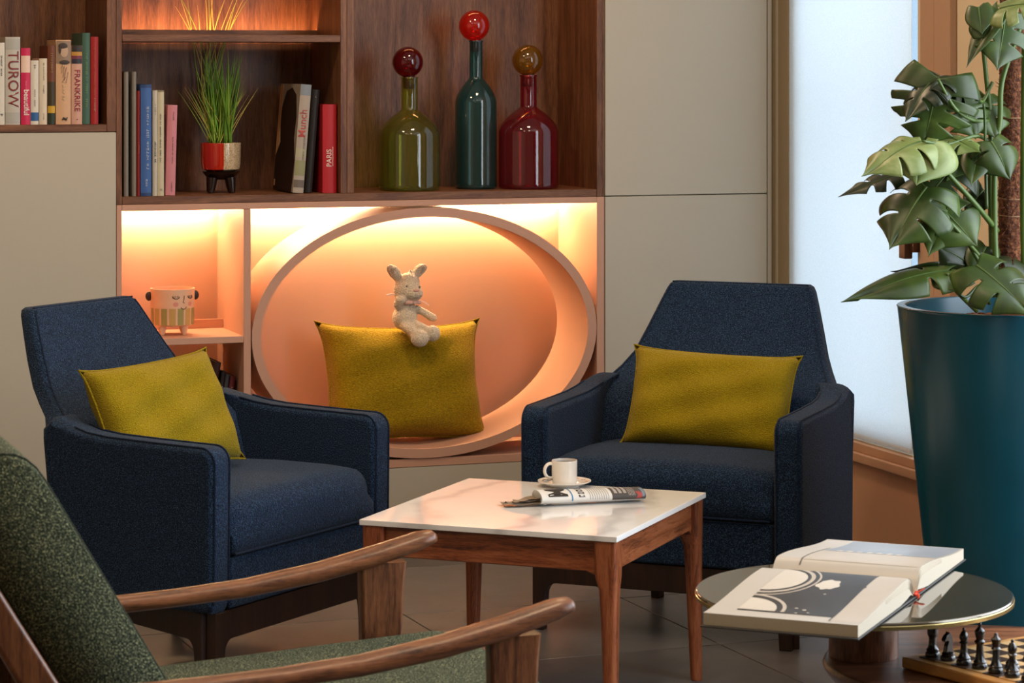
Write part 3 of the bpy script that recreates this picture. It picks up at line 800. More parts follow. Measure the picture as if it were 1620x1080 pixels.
G1 = 'books on the upper left shelf'
zl1 = zL1+.0004
book('white paperback at the left frame edge of the upper shelf', -9, 7.5, 67.5, 197, .015, .13, 'cfc8ba', [('ANDERS WREN', .72, .68, .010, '2c2724', 0), ('•', .12, .7, .02, '2c2724', 0)], (), 0, G1, zl1)
book('thick silver-grey book with large maroon letters on the upper shelf', 8.5, 32, 58.5, 197, .015, .16, 'b9b3a8', [('TUROW', .52, .50, .041, '7a2b28', 0)], [(.02, .14, 'a9a79f'), (.86, .98, 'a9a79f')], 0, G1, zl1)
book('magenta paperback with beautiful on its spine', 33.2, 48, 76, 197, .015, .125, 'c4224f', [('beautiful', .29, .55, .021, 'e9d8d0', 0), ('novel', .52, .5, .009, 'e58f9f', 0)], [(.68, .90, 'e2c3b0')], 0, G1, zl1)
book('white paperback with a black emblem and blue square', 48.6, 61.3, 95.5, 197, .015, .12, 'd4cdbf', [('83', .90, .5, .012, '2c2724', 0), ('Olsen  Birk', .42, .5, .008, '4a4540', 0)], [(.06, .19, '2f5f96')], 0, G1, zl1)
book('plain cream paperback beside the blue-square one', 62.3, 74.5, 92.5, 197, .015, .12, 'd3c6b0', [('H. Lindqvist   Landet', .70, .55, .008, '5a4b3e', 0), ('forlag', .12, .55, .006, '5a4b3e', 0)], (), 0, G1, zl1)
book('brown paperback with a yellow and dark green spine base', 75.5, 87.5, 72, 197, .015, .14, '6a3a22', [('CHRONICLE', .78, .5, .012, 'a98a55', 0)], [(.0, .145, '26301f'), (.145, .235, 'c39a2c'), (.235, .54, '3b3019')], 0, G1, zl1)
tb_, w_, h_ = book('tan biography with a portrait and signature on the spine', 88.5, 112.2, 63, 197, .015, .155, 'cba17c', [('Lives', .37, .5, .018, 'd9b98f', 0)], [(.72, .985, '8c7560')], 0, G1, zl1)
def spl(t, w, h, fx, fz, y=-.0042): return Vector((w*fx, y, h*fz))
hb = B()
ellipsoid(hb, (w_*.52, -.0035, h_*.865), (.0115, .0012, .0175)); obj('portrait', hb, bmat('b79a80'), tb_)
hb = B(); ellipsoid(hb, (w_*.46, -.0036, h_*.925), (.0125, .0014, .0095)); ellipsoid(hb, (w_*.27, -.0036, h_*.885), (.004, .0012, .012)); obj('portrait_hair', hb, bmat('3d2f27'), tb_)
hb = B(); ellipsoid(hb, (w_*.56, -.0040, h_*.735), (.014, .001, .006)); obj('portrait_collar', hb, bmat('40352f'), tb_)
sg_ = [(.30, .66), (.42, .70), (.36, .60), (.55, .69), (.45, .55), (.70, .68), (.52, .52), (.62, .56), (.40, .50), (.66, .49), (.8, .62)]
obj('signature', sweep(B(), [spl(tb_, w_, h_, a, b) for a, b in sg_], .0005, 5), bmat('5a4537'), tb_)
obj('emblem', sweep(B(), [spl(tb_, w_, h_, a, b) for a, b in ((.38, .05), (.5, .075), (.68, .06), (.76, .085))], [.001, .003, .004, .001], 6), bmat('3a332c'), tb_)
book('pale pink book titled FRANKRIKE in red letters', 113, 130, 72, 197, .015, .14, 'c79a86', [('FRANKRIKE', .43, .52, .0225, '8d2f35', 0), ('∎', .06, .52, .01, '8d2f35', 0)], [(.77, .83, '2c2733'), (.83, .87, '6f2f3c'), (.87, .92, 'b58438'), (.92, .999, '2d241f')], 0, G1, zl1)
book('tall dark green book beside the red one on the upper shelf', 130.4, 142.5, 52, 197, .015, .17, '3f6152', [('TEN FRAMES OF LIGHT  Grim', .48, .5, .0115, '7e9a6c', 0)], (), 0, G1, zl1)
book('bright red hardback at the right end of the upper shelf', 143.6, 155.6, 58, 197, .015, .15, '9c1d1f', [('CASTLES  AND  HARBOUR TOWNS', .60, .45, .0095, 'b9632f', 0), ('VERMLAND', .22, .5, .0095, 'd7a184', 0)], (), 0, G1, zl1)
G2 = 'books on the left of the middle shelf'
zm = zBt+.0004
book('first thin grey magazine at the left of the middle niche', 196.3, 203.3, 113.5, 309.5, .02, .21, '7d766d', (), (), 0, G2, zm)
book('second thin grey magazine, next to the dark red book', 209.0, 215.6, 113.5, 309.5, .02, .21, '7d766d', (), (), 0, G2, zm)
book('slim dark red book between grey magazine and blue book', 216.4, 221.6, 143.5, 309.5, .02, .19, '7c1714', [('TERRES', .46, .5, .011, 'b9553f', 1)], (), 0, G2, zm)
book('tall blue book with white script on its spine', 222.6, 239.7, 133.5, 309.5, .02, .22, '3a5f9c', [('Le parfum des villes', .52, .62, .017, 'b9c7dd', 1), ('mer', .12, .5, .014, 'c6d2e4', 1)], [(.0, .03, '27406f'), (.97, 1, '27406f')], 0, G2, zm)
book('grey-white slim book beside the blue one', 241.6, 249.2, 143, 307.8, .02, .19, 'bdb7aa', [('UN PAVILLON', .42, .5, .0105, '3f3a36', 1), ('— Tome I', .82, .5, .007, '6a635c', 1)], (), 0, G2, zm)
book('cream slim book beside the pink one', 249.6, 259.6, 143, 307.8, .02, .19, 'c4bb9f', [('LES PLUS BELLES MAISONS DU MIDI', .55, .4, .0085, '4a443c', 1), ('♦', .06, .5, .012, '3f3a36', 1)], [(.985, 1, '8c7f62')], 0, G2, zm)
book('short pink book standing beside the grass plant', 261.8, 277, 166.5, 309.5, .02, .17, 'c67f88', [('Papier', .88, .62, .008, '3c2a2c', 1), ('Carnet de jardin rose', .50, .6, .007, '3c2a2c', 1), ('Atelier', .10, .6, .008, '3c2a2c', 1)], (), R(1.5), G2, zm)
G3 = 'art books on the right of the middle shelf'
t3, w3, h3 = book('leaning art book with a dark portrait cover and grey photographic spine', 463, 480, 134, 305.5, .03, .23, 'a89c90', [('Munch', .64, .45, .030, 'b04a44', 1), ('Paris ateliers', .42, .7, .010, '6f6a66', 1)], [(.90, 1, '7f8790'), (.33, .41, 'a9a58a'), (.16, .30, '8f8f68'), (.05, .12, '6d6259')], R(4.5), G3, zm)
cb = B()
prism(cb, [(.02, 0), (.225, 0), (.225, .10), (.18, .14), (.195, h3*.6), (.19, h3*.78), (.15, h3*.93), (.09, h3*.965), (.04, h3*.9), (.02, h3*.7), (.03, h3*.5), (.005, h3*.3)], lambda a, b, q: Vector((q, a, b)), -.0012, -.0002)
obj('cover_portrait', cb, bmat('2b1a14'), t3)
obj('cover_panel', abox(B(), -.0010, -.0001, .196, .228, h3*.32, h3*.98), bmat('c79b6d'), t3)
obj('cover_stamp', abox(B(), -.0016, -.0010, .208, .222, .012, .030), bmat('cf9c6a'), t3)
book('black book leaning behind the art book', 482, 493.5, 142, 305.5, .05, .21, '1d1715', [('I', .93, .5, .010, '9a938c', 1)], (), R(4.5), G3, zm)
book('red hardback titled PARIS at the right of the niche', 510.5, 532.5, 165, 305.5, .03, .21, 'b3222c', [('PARIS', .395, .45, .0205, 'e8d2c8', 1)], (), 0, G3, zm)[0]
t4 = [o for o in bpy.data.objects if o.get('label', '').startswith('red hardback titled')][0]
obj('title_rule', abox(B(), .0285, .0298, -.0044, -.0030, .077, .132), bmat('e8d2c8'), t4)
# books in the pink niche, behind the left armchair
G4 = 'dark books in the lower pink niche'
for k, (a, b, yt, c, s) in enumerate(((333, 343.5, 572, '3a1713', ''), (346, 352, 588, '241d20', 'ROMAN'), (353, 359.5, 592, '3a3a42', 'NOCES'), (361, 369, 595, '5c1e22', 'FOURNIER'))):
    lab = ('maroon book leaning first behind the left armchair', 'thin black book in the pink niche behind the left armchair', 'slate grey book in the pink niche behind the left armchair', 'dark red book at the right end in the pink niche')[k]
    book(lab, a-(14 if k else 24), b-(14 if k else 24), yt, 716, .06, .16, c, [(s, .80, .5, .010, 'b3a59a', 1), (s, .45, .5, .012, 'a08a80', 1)] if s else (), (), R(7.5 if k else 11), G4, zQ+.001)

# ------------------------------------------------------------------ coloured glass bottles
def bottle(label, px, pyb, d, prof, col, ballpx, ballpy, ballr, ballcol, group='coloured glass bottles'):
    u, z = pw(px, pyb, d); t = thing('glass_bottle', label, 'bottle', W(u, d, zBt+.0004), TH, group)
    k = (W(u, d).y)/FPX
    pr = [(r*k, h*k) for r, h in prof]
    obj('body', lathe(B(), [(.001, .0)]+pr, 48, 0, 0, False), col, t, sharp=0)
    obj('base', lathe(B(), [(.001, .004), (pr[0][0]-.004, .004), (pr[1][0]-.003, .009)], 48, 0, 0, False), col, t, sharp=0)
    st = obj('stopper', ellipsoid(B(), ((ballpx-px)*k, 0, pr[-1][1]+ballr*k-.002), (ballr*k,)*3, None, 40), ballcol, t, sharp=0)
    obj('stopper_plug', lathe(B(), [(.001, pr[-1][1]-.035), (pr[-1][0]*.72, pr[-1][1]-.034), (pr[-1][0]*.8, pr[-1][1]), (pr[-1][0]*.5, pr[-1][1]+.004)], 24, 0, 0, False), ballcol, st, sharp=0)
    return t
g_green = tinted('olive_glass', 'cdd170', body=.04); g_teal = tinted('teal_glass', '6fb3b6', body=.05); g_ruby = tinted('ruby_glass', 'd85266', body=.05)
g_bord = tinted('bordeaux_glass', 'b02538', body=.06); g_red = tinted('scarlet_glass', 'f23a2a', body=.16); g_amber = tinted('amber_glass', 'd0a83a', body=.08)
def sh(R0, nk, hs, hn, ht):           # body radius, neck radius, shoulder start, shoulder end, top
    p = [(R0-3, 0), (R0-.6, 1.2), (R0, 3.5), (R0, 8), (R0, hs*.5), (R0, hs-12), (R0, hs-7), (R0, hs-5.2)]
    for k in range(1, 13):
        t = k/12; p.append((nk+.6+(R0-nk-.6)*(1-t**1.75), hs-5+(hn-hs+5)*t))
    p += [(nk, hn+3), (nk, ht-3), (nk+1.2, ht-1), (nk+.6, ht)]
    return p
bottle('olive green glass bottle with a bordeaux ball stopper', 648, 301, .115, sh(48, 13, 92, 127, 179), g_green, 645, 97, 24.5, g_bord)
bottle('tall teal glass bottle with a scarlet ball stopper', 753, 298, .150, sh(33, 10.5, 140, 174, 234), g_teal, 750, 38, 24.5, g_red)
bottle('ruby red glass bottle with an amber ball stopper', 836, 299, .115, sh(47.5, 13, 94, 128, 179), g_ruby, 834.5, 96, 24.5, g_amber)

# ------------------------------------------------------------------ grass plant in footed pot
gu, gz = pw(349.5, 300, .15)
gk = W(gu, .15).y/FPX
gp = thing('grass_plant', 'artificial grass plant in a red and speckled footed pot', 'plant', W(gu, .15, zBt+.0004), TH)
def pot_mat():
    t = NT('red_and_speckled_glaze'); c = t.n('ShaderNodeTexCoord'); sx = t.n('ShaderNodeSeparateXYZ'); t.l(c.outputs['Object'], sx.inputs[0])
    vo = t.n('ShaderNodeTexVoronoi'); vo.inputs['Scale'].default_value = 330; t.l(c.outputs['Object'], vo.inputs['Vector'])
    spk = t.ramp(vo.outputs['Distance'], [(.18, '3a2c20'), (.34, 'b39a78'), (.6, 'c8b18e')])
    red = t.ramp(t.noise(t.coord((1, 1, .05)), 90, 2), [(.40, 'a8200f'), (.62, 'c0301a'), (.70, 'd8b9a0')])
    gt = t.n('ShaderNodeMath', operation='GREATER_THAN'); gt.inputs[1].default_value = -.0045; t.l(sx.outputs[0], gt.inputs[0])
    mx = t.n('ShaderNodeMix', data_type='RGBA'); t.l(gt.outputs[0], mx.inputs[0]); t.l(red, mx.inputs[6]); t.l(spk, mx.inputs[7]); t.l(mx.outputs[2], t.p.inputs['Base Color'])
    t.set(Roughness=.12); t.p.inputs['Coat Weight'].default_value = .4; return t.m
zp0, zp1 = 34*gk, 79*gk
obj('pot', lathe(B(), [(.001, zp0), (.040, zp0), (29.5*gk, zp0+.006), (31*gk, zp0+.02), (31.7*gk, zp1-.002), (31.2*gk, zp1), (29.5*gk, zp1-.001), (28.5*gk, zp0+.02), (.001, zp0+.02)], 48, 0, 0, False), pot_mat(), gp)
m_stand = plain('dark_brown_glaze', '20130e', .2, 0, .5)
stnd = obj('stand', lathe(B(), [(.001, 21*gk), (14*gk, 21*gk), (24*gk, 26*gk), (30*gk, zp0-.0004), (.001, zp0-.0004)], 40, 0, 0, False), m_stand, gp)
for k in range(4):
    a = R(35+90*k); p = Vector((math.cos(a), math.sin(a), 0))
    obj('foot', sweep(B(), [p*20*gk+Vector((0, 0, 24*gk)), p*22*gk+Vector((0, 0, 10*gk)), p*24*gk+Vector((0, 0, .0005))], [8.5*gk, 6.8*gk, 4.8*gk], 12), m_stand, stnd)
m_gr = [plain('grass_green_a', '6b9a2c', .5), plain('grass_green_b', '527f22', .5), plain('grass_green_c', '8fae3e', .5), plain('grass_straw', 'd0bd5e', .55)]
rnd = random.Random(5)
def blade(k, length, lean, az, w0, curl):
    bm = B(); b0 = Vector((rnd.uniform(-1, 1)*.03, rnd.uniform(-1, 1)*.024, zp1-.012)); L = length; rings = []
    dirv = Vector((math.cos(az), math.sin(az)*.6, 0)); n_ = 8
    for i in range(n_+1):
        s = i/n_; off = lean*s+curl*s*s
        p = b0+dirv*(off*L)+Vector((0, 0, L*s*math.sqrt(max(.1, 1-(lean+curl*s)**2*.6))))
        if p.y > .160: p.y = .165
        if p.z > zM0-zBt-.02 and p.z < zM1-zBt+.05 and p.y < .125: pass
        wd_ = w0*(1-s)**.6+.0003
        sd = Vector((-math.sin(az*1.7), .2, 0)).normalized() if abs(math.sin(az*1.7)) > .3 else Vector((1, 0, 0))
        rings.append([p-sd*wd_/2, p+Vector((0, -.0004, 0)), p+sd*wd_/2, p+Vector((0, .0006, 0))])
    return loft(bm, rings)
for k in range(70):
    az = rnd.uniform(0, 2*PI)
    L = rnd.uniform(.20, .285); le = rnd.uniform(.02, .30)
    obj('blade', blade(k, L, le, az, rnd.uniform(.0045, .0065), rnd.uniform(-.05, .12)), m_gr[(0, 0, 1, 0, 2)[k % 5]], gp, sharp=0)
for k in range(22):
    az = rnd.choice((rnd.uniform(-.5, .5), PI+rnd.uniform(-.5, .5)))
    obj('blade', blade(k, rnd.uniform(.14, .19), rnd.uniform(.25, .5), az, .0028, .10), m_gr[2 + k % 2], gp, sharp=0)
for k in range(16):                      # long blades rising through the gap behind the shelf
    bm = B(); rings = []; x0_ = rnd.uniform(-.02, .02); xe = -.13+.30*(k+.5)/16
    b0 = Vector((x0_, .02, zp1-.012)); H_ = rnd.uniform(.40, .50); n_ = 12
    for i in range(n_+1):
        s = i/n_; p = Vector((x0_+(xe-x0_)*s**2.2*.9+.012*math.sin(3*s+k), min(.158, .02+.42*s), b0.z+H_*s))
        wd_ = .0042*(1-s)**.6+.0004
        rings.append([p-Vector((wd_/2, 0, 0)), p+Vector((0, -.0004, 0)), p+Vector((wd_/2, 0, 0)), p+Vector((0, .0006, 0))])
    obj('blade', loft(bm, rings), m_gr[3] if k % 3 else m_gr[2], gp, sharp=0)

# ------------------------------------------------------------------ face pot
fu, fz = pw(273, 523, .11); fk = W(fu, .11).y/FPX
fp = thing('face_pot', 'pale pink ceramic pot with a sleeping face and striped skirt', 'pot', W(fu, .11, zS1+.0004), TH)
m_face = plain('pale_pink_ceramic', 'e3b493', .4); m_blk = plain('dark_brown_paint', '2a1814', .5); m_chk = plain('pink_blush', 'd98f7c', .5)
zb_, zt_ = 15*fk, 73*fk
obj('body', lathe(B(), [(.001, zb_), (31*fk, zb_), (33.5*fk, zb_+.004), (35*fk, zt_-.004), (34.8*fk, zt_), (33*fk, zt_), (32.5*fk, zb_+.01), (.001, zb_+.008)], 56, 0, 0, False), m_face, fp)
for k in range(4):
    a = R(28+90*k+8); p = Vector((math.cos(a), math.sin(a), 0))
    obj('leg', sweep(B(), [p*24*fk+Vector((0, 0, zb_+.004)), p*24*fk+Vector((0, 0, zb_*.5)), p*24.5*fk+Vector((0, 0, .0005))], [6.8*fk, 5.6*fk, 3.2*fk], 14), m_face, fp)
for s in (-1, 1):
    obj('ear', ellipsoid(B(), (s*37.5*fk, .004, zb_+46*fk), (5.5*fk, 4.5*fk, 7.5*fk)), m_blk, fp)
def onpot(ang, z, off=.0007):
    r = (33.5+1.5*(z-zb_)/(zt_-zb_))*fk+off; return Vector((r*math.sin(ang), -r*math.cos(ang), z))
m_str = [plain('olive_stripe', '9a8c50', .5), plain('mustard_stripe', 'c09a58', .5)]
for k in range(16):
    a0 = 2*PI*k/16+.03; a1 = 2*PI*(k+1)/16-.07
    obj('stripe', gridsurf(B(), lambda i, j: onpot(a0+(a1-a0)*i, zb_+.003+(28*fk-.003)*j), 6, 1), m_str[k % 2], fp)
fa = R(17)                               # the face looks a little to the right
def stroke(pts, r, mat, nm): return obj(nm, sweep(B(), [onpot(fa+a, z, .0006) for a, z in pts], r, 6), mat, fp)
ze = zb_+46*fk
for c in (-.34, .42):
    stroke([(c-.17, ze+.001), (c-.08, ze-.004), (c+.04, ze-.005), (c+.15, ze-.0005)], .0010, m_blk, 'eyelid')
    for q in (-.15, -.08, 0, .08, .14): stroke([(c+q, ze-.003), (c+q-.03, ze+.004)], .0006, m_blk, 'eyelash')
    obj('cheek', gridsurf(B(), lambda i, j, c=c: onpot(fa+c-.02+.13*i*math.cos(2*PI*j), ze-.020+.0065*i*math.sin(2*PI*j), .0004), 4, 20), m_chk, fp)
stroke([(.04, ze+.004), (.02, ze-.008), (-.02, ze-.015), (.06, ze-.0165)], .0009, m_blk, 'nose')
stroke([(-.12, ze-.029), (-.02, ze-.034), (.08, ze-.034), (.17, ze-.028)], .0010, m_blk, 'mouth')
# ------------------------------------------------------------------ cushion and plush rabbit in the oval niche
cu_c = W(pw(638, 610, .16)[0], .165, 0); cz = oz-oh+rt+.175
cuz = pw(640, 606, .14)[1]
cushion('large mustard cushion standing in the glowing oval niche', m_must2, 0.49, .355, .15, Vector((cu_c.x, cu_c.y, cuz)), rot3(TH+R(2), R(-17), R(1.0)), .075, 9)
m_plush = fabric('cream_plush', 'b9a488', 'd8c6ab', 'e9dcc6', 330, 1.0, .5)
m_plush2 = fabric('taupe_plush', '9a8a72', 'b8a68b', 'cbbb9f', 330, 1.0, .5)
ru, rz_ = pw(648, 515, .14); rk = W(ru, .14).y/FPX
rb_ = thing('plush_rabbit', 'cream plush rabbit with a pink scarf sitting on the mustard cushion', 'plush toy', W(ru, .14, rz_), TH)
def P(px, py, y=0.0): return Vector(((px-648)*rk, y, (515-py)*rk))
def voxel(parts, size):
    bm = B()
    for f in parts: f(bm)
    me = bpy.data.meshes.new('v'); bm.to_mesh(me); bm.free()
    o = bpy.data.objects.new('v', me); COL.objects.link(o)
    m = o.modifiers.new('r', 'REMESH'); m.mode = 'VOXEL'; m.voxel_size = size
    sm = o.modifiers.new('s', 'SMOOTH'); sm.factor = .5; sm.iterations = 2
    dg = bpy.context.evaluated_depsgraph_get(); out = bpy.data.meshes.new_from_object(o.evaluated_get(dg))
    bpy.data.objects.remove(o)
    for p in out.polygons: p.use_smooth = True
    out.materials.clear()
    rn = random.Random(2)
    for v in out.vertices: v.co += v.normal*rn.uniform(-.0009, .0012)     # tufted pile
    return out
E_ = lambda c, r, rot=None: (lambda bm: ellipsoid(bm, c, tuple(x*rk for x in r), rot, 24))
def capsule(pts, rad): return lambda bm: sweep(bm, pts, [x*rk for x in rad], 12)
body = voxel([E_(P(640, 502, .0), (20, 17, 20)), E_(P(641, 488, .0), (17, 14, 16)), E_(P(643, 478, -.0), (13, 12, 10)),
              E_(P(643, 458, -.008), (22, 19, 23)), E_(P(645, 448, -.006), (18, 17, 17)), E_(P(650, 463, -.028), (15, 12, 11.5)),
              capsule([P(630, 440), P(623, 430, .002), P(618, 424, .004)], (7, 9, 8)), capsule([P(655, 438), P(664, 428, .002), P(671, 423, .004)], (6.5, 8.5, 7.5)),
              E_(P(617, 424, .004), (6.5, 4.5, 6.5)), E_(P(671.5, 423.5, .004), (6, 4.5, 6)), E_(P(649, 430, .0), (3.2, 3, 4.5)),
              capsule([P(627, 484, -.008), P(626, 478, -.018), P(629, 473, -.026)], (6.5, 7, 7)), E_(P(630, 472, -.027), (9.5, 6.5, 7)),
              capsule([P(657, 487, -.006), P(670, 494, -.012), P(684, 503, -.014)], (5.5, 6, 6.5)), E_(P(685, 503, -.014), (6, 6, 5.5)),
              capsule([P(634, 512, -.02), P(643, 520, -.045), P(650, 530, -.058)], (8, 8, 8)), E_(P(654, 532, -.064), (14.5, 10, 13.5)),
              capsule([P(650, 511, -.02), P(660, 517, -.045), P(672, 523, -.054)], (8, 8, 8)), E_(P(676, 525, -.058), (12.5, 10, 13))], .0032)
obj('body', body, m_plush, rb_)
obj('inner_ear', ellipsoid(B(), P(621, 429, -.010), (4.5*rk, .003, 8*rk), Matrix.Rotation(R(-38), 3, 'Y').to_quaternion()), m_plush2, rb_)
obj('inner_ear', ellipsoid(B(), P(667, 427.5, -.010), (3.6*rk, .003, 7*rk), Matrix.Rotation(R(40), 3, 'Y').to_quaternion()), m_plush2, rb_)
m_eye = plain('grey_thread', '6b5f55', .5)
for a, b in ((637, 451), (658, 452.5)): obj('eye', ellipsoid(B(), P(a, b, -.0395), (1.9*rk, .0018, 1.9*rk)), m_eye, rb_)
obj('nose', ellipsoid(B(), P(651, 457.5, -.0475), (5*rk, .004, 2.6*rk)), plain('pink_nose', 'cfa394', .7), rb_)
obj('mouth', sweep(B(), [P(644, 466.5, -.0445), P(648, 469, -.0475), P(655, 469, -.0475), P(660, 466, -.0435)], .0009, 6), m_eye, rb_)
m_scarf = fabric('pink_scarf', 'cf9e8c', 'e0b5a4', 'eccabb', 500, .4, .3)
obj('scarf', sweep(B(), [P(650+15.5*math.sin(a)-3, 476.5-2.5*math.cos(a)+ (1.5 if math.cos(a) > 0 else 0), -.030*math.cos(a)-.004) for a in [2*PI*k/24 for k in range(25)]], 4.2*rk, 10, .7), m_scarf, rb_)
obj('scarf_end', sweep(B(), [P(626, 463.5, -.010), P(616, 464, -.012), P(608, 465.5, -.012)], [.003, .004, .0035], 8, .35), m_scarf, rb_)
obj('scarf_end', sweep(B(), [P(662, 474, -.016), P(670, 478, -.02), P(677, 483, -.02)], [.003, .0038, .003], 8, .35), m_scarf, rb_)

# ------------------------------------------------------------------ round side table with glass disc
ZG, ZWN = .470, .355
gc = onz(1350.5, 934, ZG); wc = onz(1581, 1045, ZWN)
GR = 250/FPX*gc.y; WR = 278/FPX*wc.y
print('side table', gc, GR, wc, WR)
st = thing('side_table', 'round walnut side table with a raised bronze glass disc', 'table', (wc.x, wc.y, 0), 0)
m_fur_d = wood('walnut_disc', FUR, 'x', 1.3, .35, spec=.5)
obj('tabletop', lathe(B(), [(.001, ZWN-.034), (WR-.03, ZWN-.034), (WR-.012, ZWN-.028), (WR-.002, ZWN-.014), (WR, ZWN-.008), (WR-.003, ZWN-.002), (WR-.008, ZWN), (.001, ZWN)], 96, 0, 0, False), m_fur_d, st)
obj('drum', lathe(B(), [(.17, 0), (.18, .004), (.20, .12), (.21, ZWN-.0345), (.001, ZWN-.0345)], 64, 0, 0, False), m_fur_z, st)
pc = at(1366, 1000, gc.y); pl = Vector((pc.x-wc.x, gc.y-wc.y, 0))
pst = obj('post', lathe(B(), [(.001, ZWN+.0003), (.061, ZWN+.0003), (.061, ZG-.013), (.001, ZG-.013)], 48, 0, 0, False), m_fur_z, st, (pl.x, pl.y, 0))
def bronze_glass():
    t = NT('bronze_mirror_glass'); f = t.noise(t.coord(), 6, 2)
    t.l(t.ramp(f, [(.3, '5a5244'), (.7, '645b4b')]), t.p.inputs['Base Color']); t.set(Roughness=.03, Metallic=.6)
    t.p.inputs['Coat Weight'].default_value = .6; t.p.inputs['Coat Roughness'].default_value = .02; return t.m
gd = obj('glass_disc', lathe(B(), [(.001, ZG-.010), (GR-.004, ZG-.010), (GR-.001, ZG-.008), (GR, ZG-.005), (GR-.001, ZG-.0015), (GR-.003, ZG), (.001, ZG)], 128, 0, 0, False), bronze_glass(), st, (gc.x-wc.x, gc.y-wc.y, 0))
obj('metal_rim', lathe(B(), [(GR-.004, ZG-.0125), (GR+.0005, ZG-.0125), (GR+.0008, ZG-.006), (GR-.0002, ZG-.005), (GR-.004, ZG-.010)], 128, 0, 0, False), plain('brass_rim', 'c9b47a', .2, .9), gd)

# ------------------------------------------------------------------ open photo book
m_paper = paint('coated_paper', 'b8b0a4', .35, .02, 8); m_edge = paint('page_edges', 'bcb09c', .7, .12, 300); m_bcover = plain('dark_cover_cloth', '2c2a28', .6)
m_print = paint('dark_photo_print', '2f2b28', .35, .25, 14); m_light = paint('pale_photo_sky', 'c9bfb0', .35, .08, 12); m_skyp = paint('grey_photo_sky', '8d939a', .35, .3, 10); m_sepia = paint('beige_photo', 'b6aa9a', .35, .1, 10)
zb0 = ZG+.0006
P2, P1 = onz(1362, 1014, zb0), onz(1115, 993, zb0); Q2 = onz(1520, 886, zb0)
e1 = ((P2-P1)).normalized(); bl = .262
e2 = Vector((-e1.y, e1.x, 0)); pwid = (Q2-P2).length/2*.985
so = (P2+Q2)/2                                           # right-hand end of the spine
ob_ = thing('open_book', 'open photo book of black and white pictures on the glass disc', 'book', so, math.atan2(e1.y, e1.x))
# local: x along the spine (0 at its right end, -bl at the left), y across (- near half, + far half)
def ptop(s, t):            # height of the page surface, t from gutter (0) to fore-edge (1)
    hump = .041 if s < 0 else .046
    if t < .12: k = t/.12; return .006+(hump-.006)*math.sin(k*PI/2)**.8
    k = (t-.12)/.88; return hump+(.023-hump)*(k*k*(3-2*k))*1.0 - .0
def pg(s, a, t, off=0): return Vector((-bl*(1-a)*1.0, s*(.0035+pwid*t), ptop(s, t)+off))
for s in (-1, 1):
    tag_ = 'near' if s < 0 else 'far'
    ts = [0, .015, .03, .05, .08, .12, .18, .25, .35, .45, .55, .65, .75, .85, .93, .985]
    sec = [(s*(.0035+pwid*t), ptop(s, t)) for t in ts]
    # bottom of the block follows the cover and lifts in a loose fan by the spine
    low = [(s*(.0035+pwid*t), .0036) for t in (.985, .8, .6, .4, .25)] + [(s*(.0035+pwid*.14), .0065), (s*(.0035+pwid*.06), .010), (s*(.0035+pwid*.02), .005)]
    bm = B(); prism(bm, sec+low, lambda a, b, q: Vector((q, a, b)), -bl, 0)
    blk = obj('page_block', bm, m_edge, ob_, sharp=40)
    bm = B(); gridsurf(bm, lambda i, j: pg(s, i, ts[0]+(.985)*j, .0004)+Vector((.0005 if i > .5 else -.0005, 0, 0)), 4, 40)
    obj('page', bm, m_paper, ob_, sharp=0)
    obj('cover_board', abox(B(), -bl-.003, .003, min(s*.006, s*(pwid+.006)), max(s*.006, s*(pwid+.006)), .0005, .0034, .0006, 1), m_bcover, ob_)
    eb = B()                                           # a few parted leaves at the right-hand end
    for k in range(5):
        off = -.0035*(k+1)
        gridsurf(eb, lambda i, j, off=off: Vector((.0008+.0002*(k % 2)-.004*i, s*(.0035+pwid*(.02+.5*j)), max(.0062, ptop(s, .02+.5*j)+off*(1-.55*j)))), 1, 16)
    obj('leaves', eb, m_edge, ob_, sharp=0)
obj('spine', abox(B(), -bl-.003, .003, -.0058, .0058, .0005, .003, .0006, 1), m_bcover, ob_)
obj('headband', ellipsoid(ellipsoid(B(), (.0025, -.004, .0065), (.004, .006, .0035)), (.0025, .005, .009), (.0035, .005, .003)), plain('red_headband', 'd23a1c', .5), ob_)
bm = B(); sweep(bm, [(.004, -.002, .008), (.010, -.012, .006), (.013, -.022, .0035)], [.0028, .003, .002], 8, .4); sweep(bm, [(.004, .002, .009), (.010, .012, .012), (.012, .020, .013)], [.0028, .003, .002], 8, .4)
obj('ribbon', bm, plain('red_ribbon', 'd8401f', .5), ob_)
def patch(nm, s, a0, a1, t0, t1, mat, off, par=None, nu=6, nv=20):
    return obj(nm, gridsurf(B(), lambda i, j: pg(s, a0+(a1-a0)*i, t0+(t1-t0)*j, off), nu, nv), mat, ob_, sharp=0)
def blob(nm, s, ca, ctt, ra, rtt, mat, off, a0=0, a1=2*PI, inner=0.0, wob=0.0):
    return obj(nm, gridsurf(B(), lambda i, j: pg(s, ca+ra*(inner+(1-inner)*i)*math.cos(a0+(a1-a0)*j)*(1+wob*math.sin(5*(a0+(a1-a0)*j))), ctt+rtt*(inner+(1-inner)*i)*math.sin(a0+(a1-a0)*j)*(1+wob*math.cos(7*(a0+(a1-a0)*j))), off), 5, 40), mat, ob_, sharp=0)
patch('photo_print', -1, .17, .80, .10, .88, m_print, .0008)
blob('photo_arch', -1, .17, .32, .22, .20, m_light, .0012, -PI/2, PI/2)
blob('photo_arch', -1, .17, .86, .24, .20, m_light, .0012, -PI/2, 0)
for (c, t_) in ((.32, .23),):
    blob('photo_lattice', -1, .17, c, .27, .25, m_sepia, .0011, -PI/2, PI/2, .90)
    blob('photo_lattice', -1, .17, c, .31, .29, m_sepia, .0011, -PI/2, PI/2, .955)
blob('photo_lattice', -1, .17, .86, .30, .26, m_sepia, .0011, -PI/2, 0, .92)
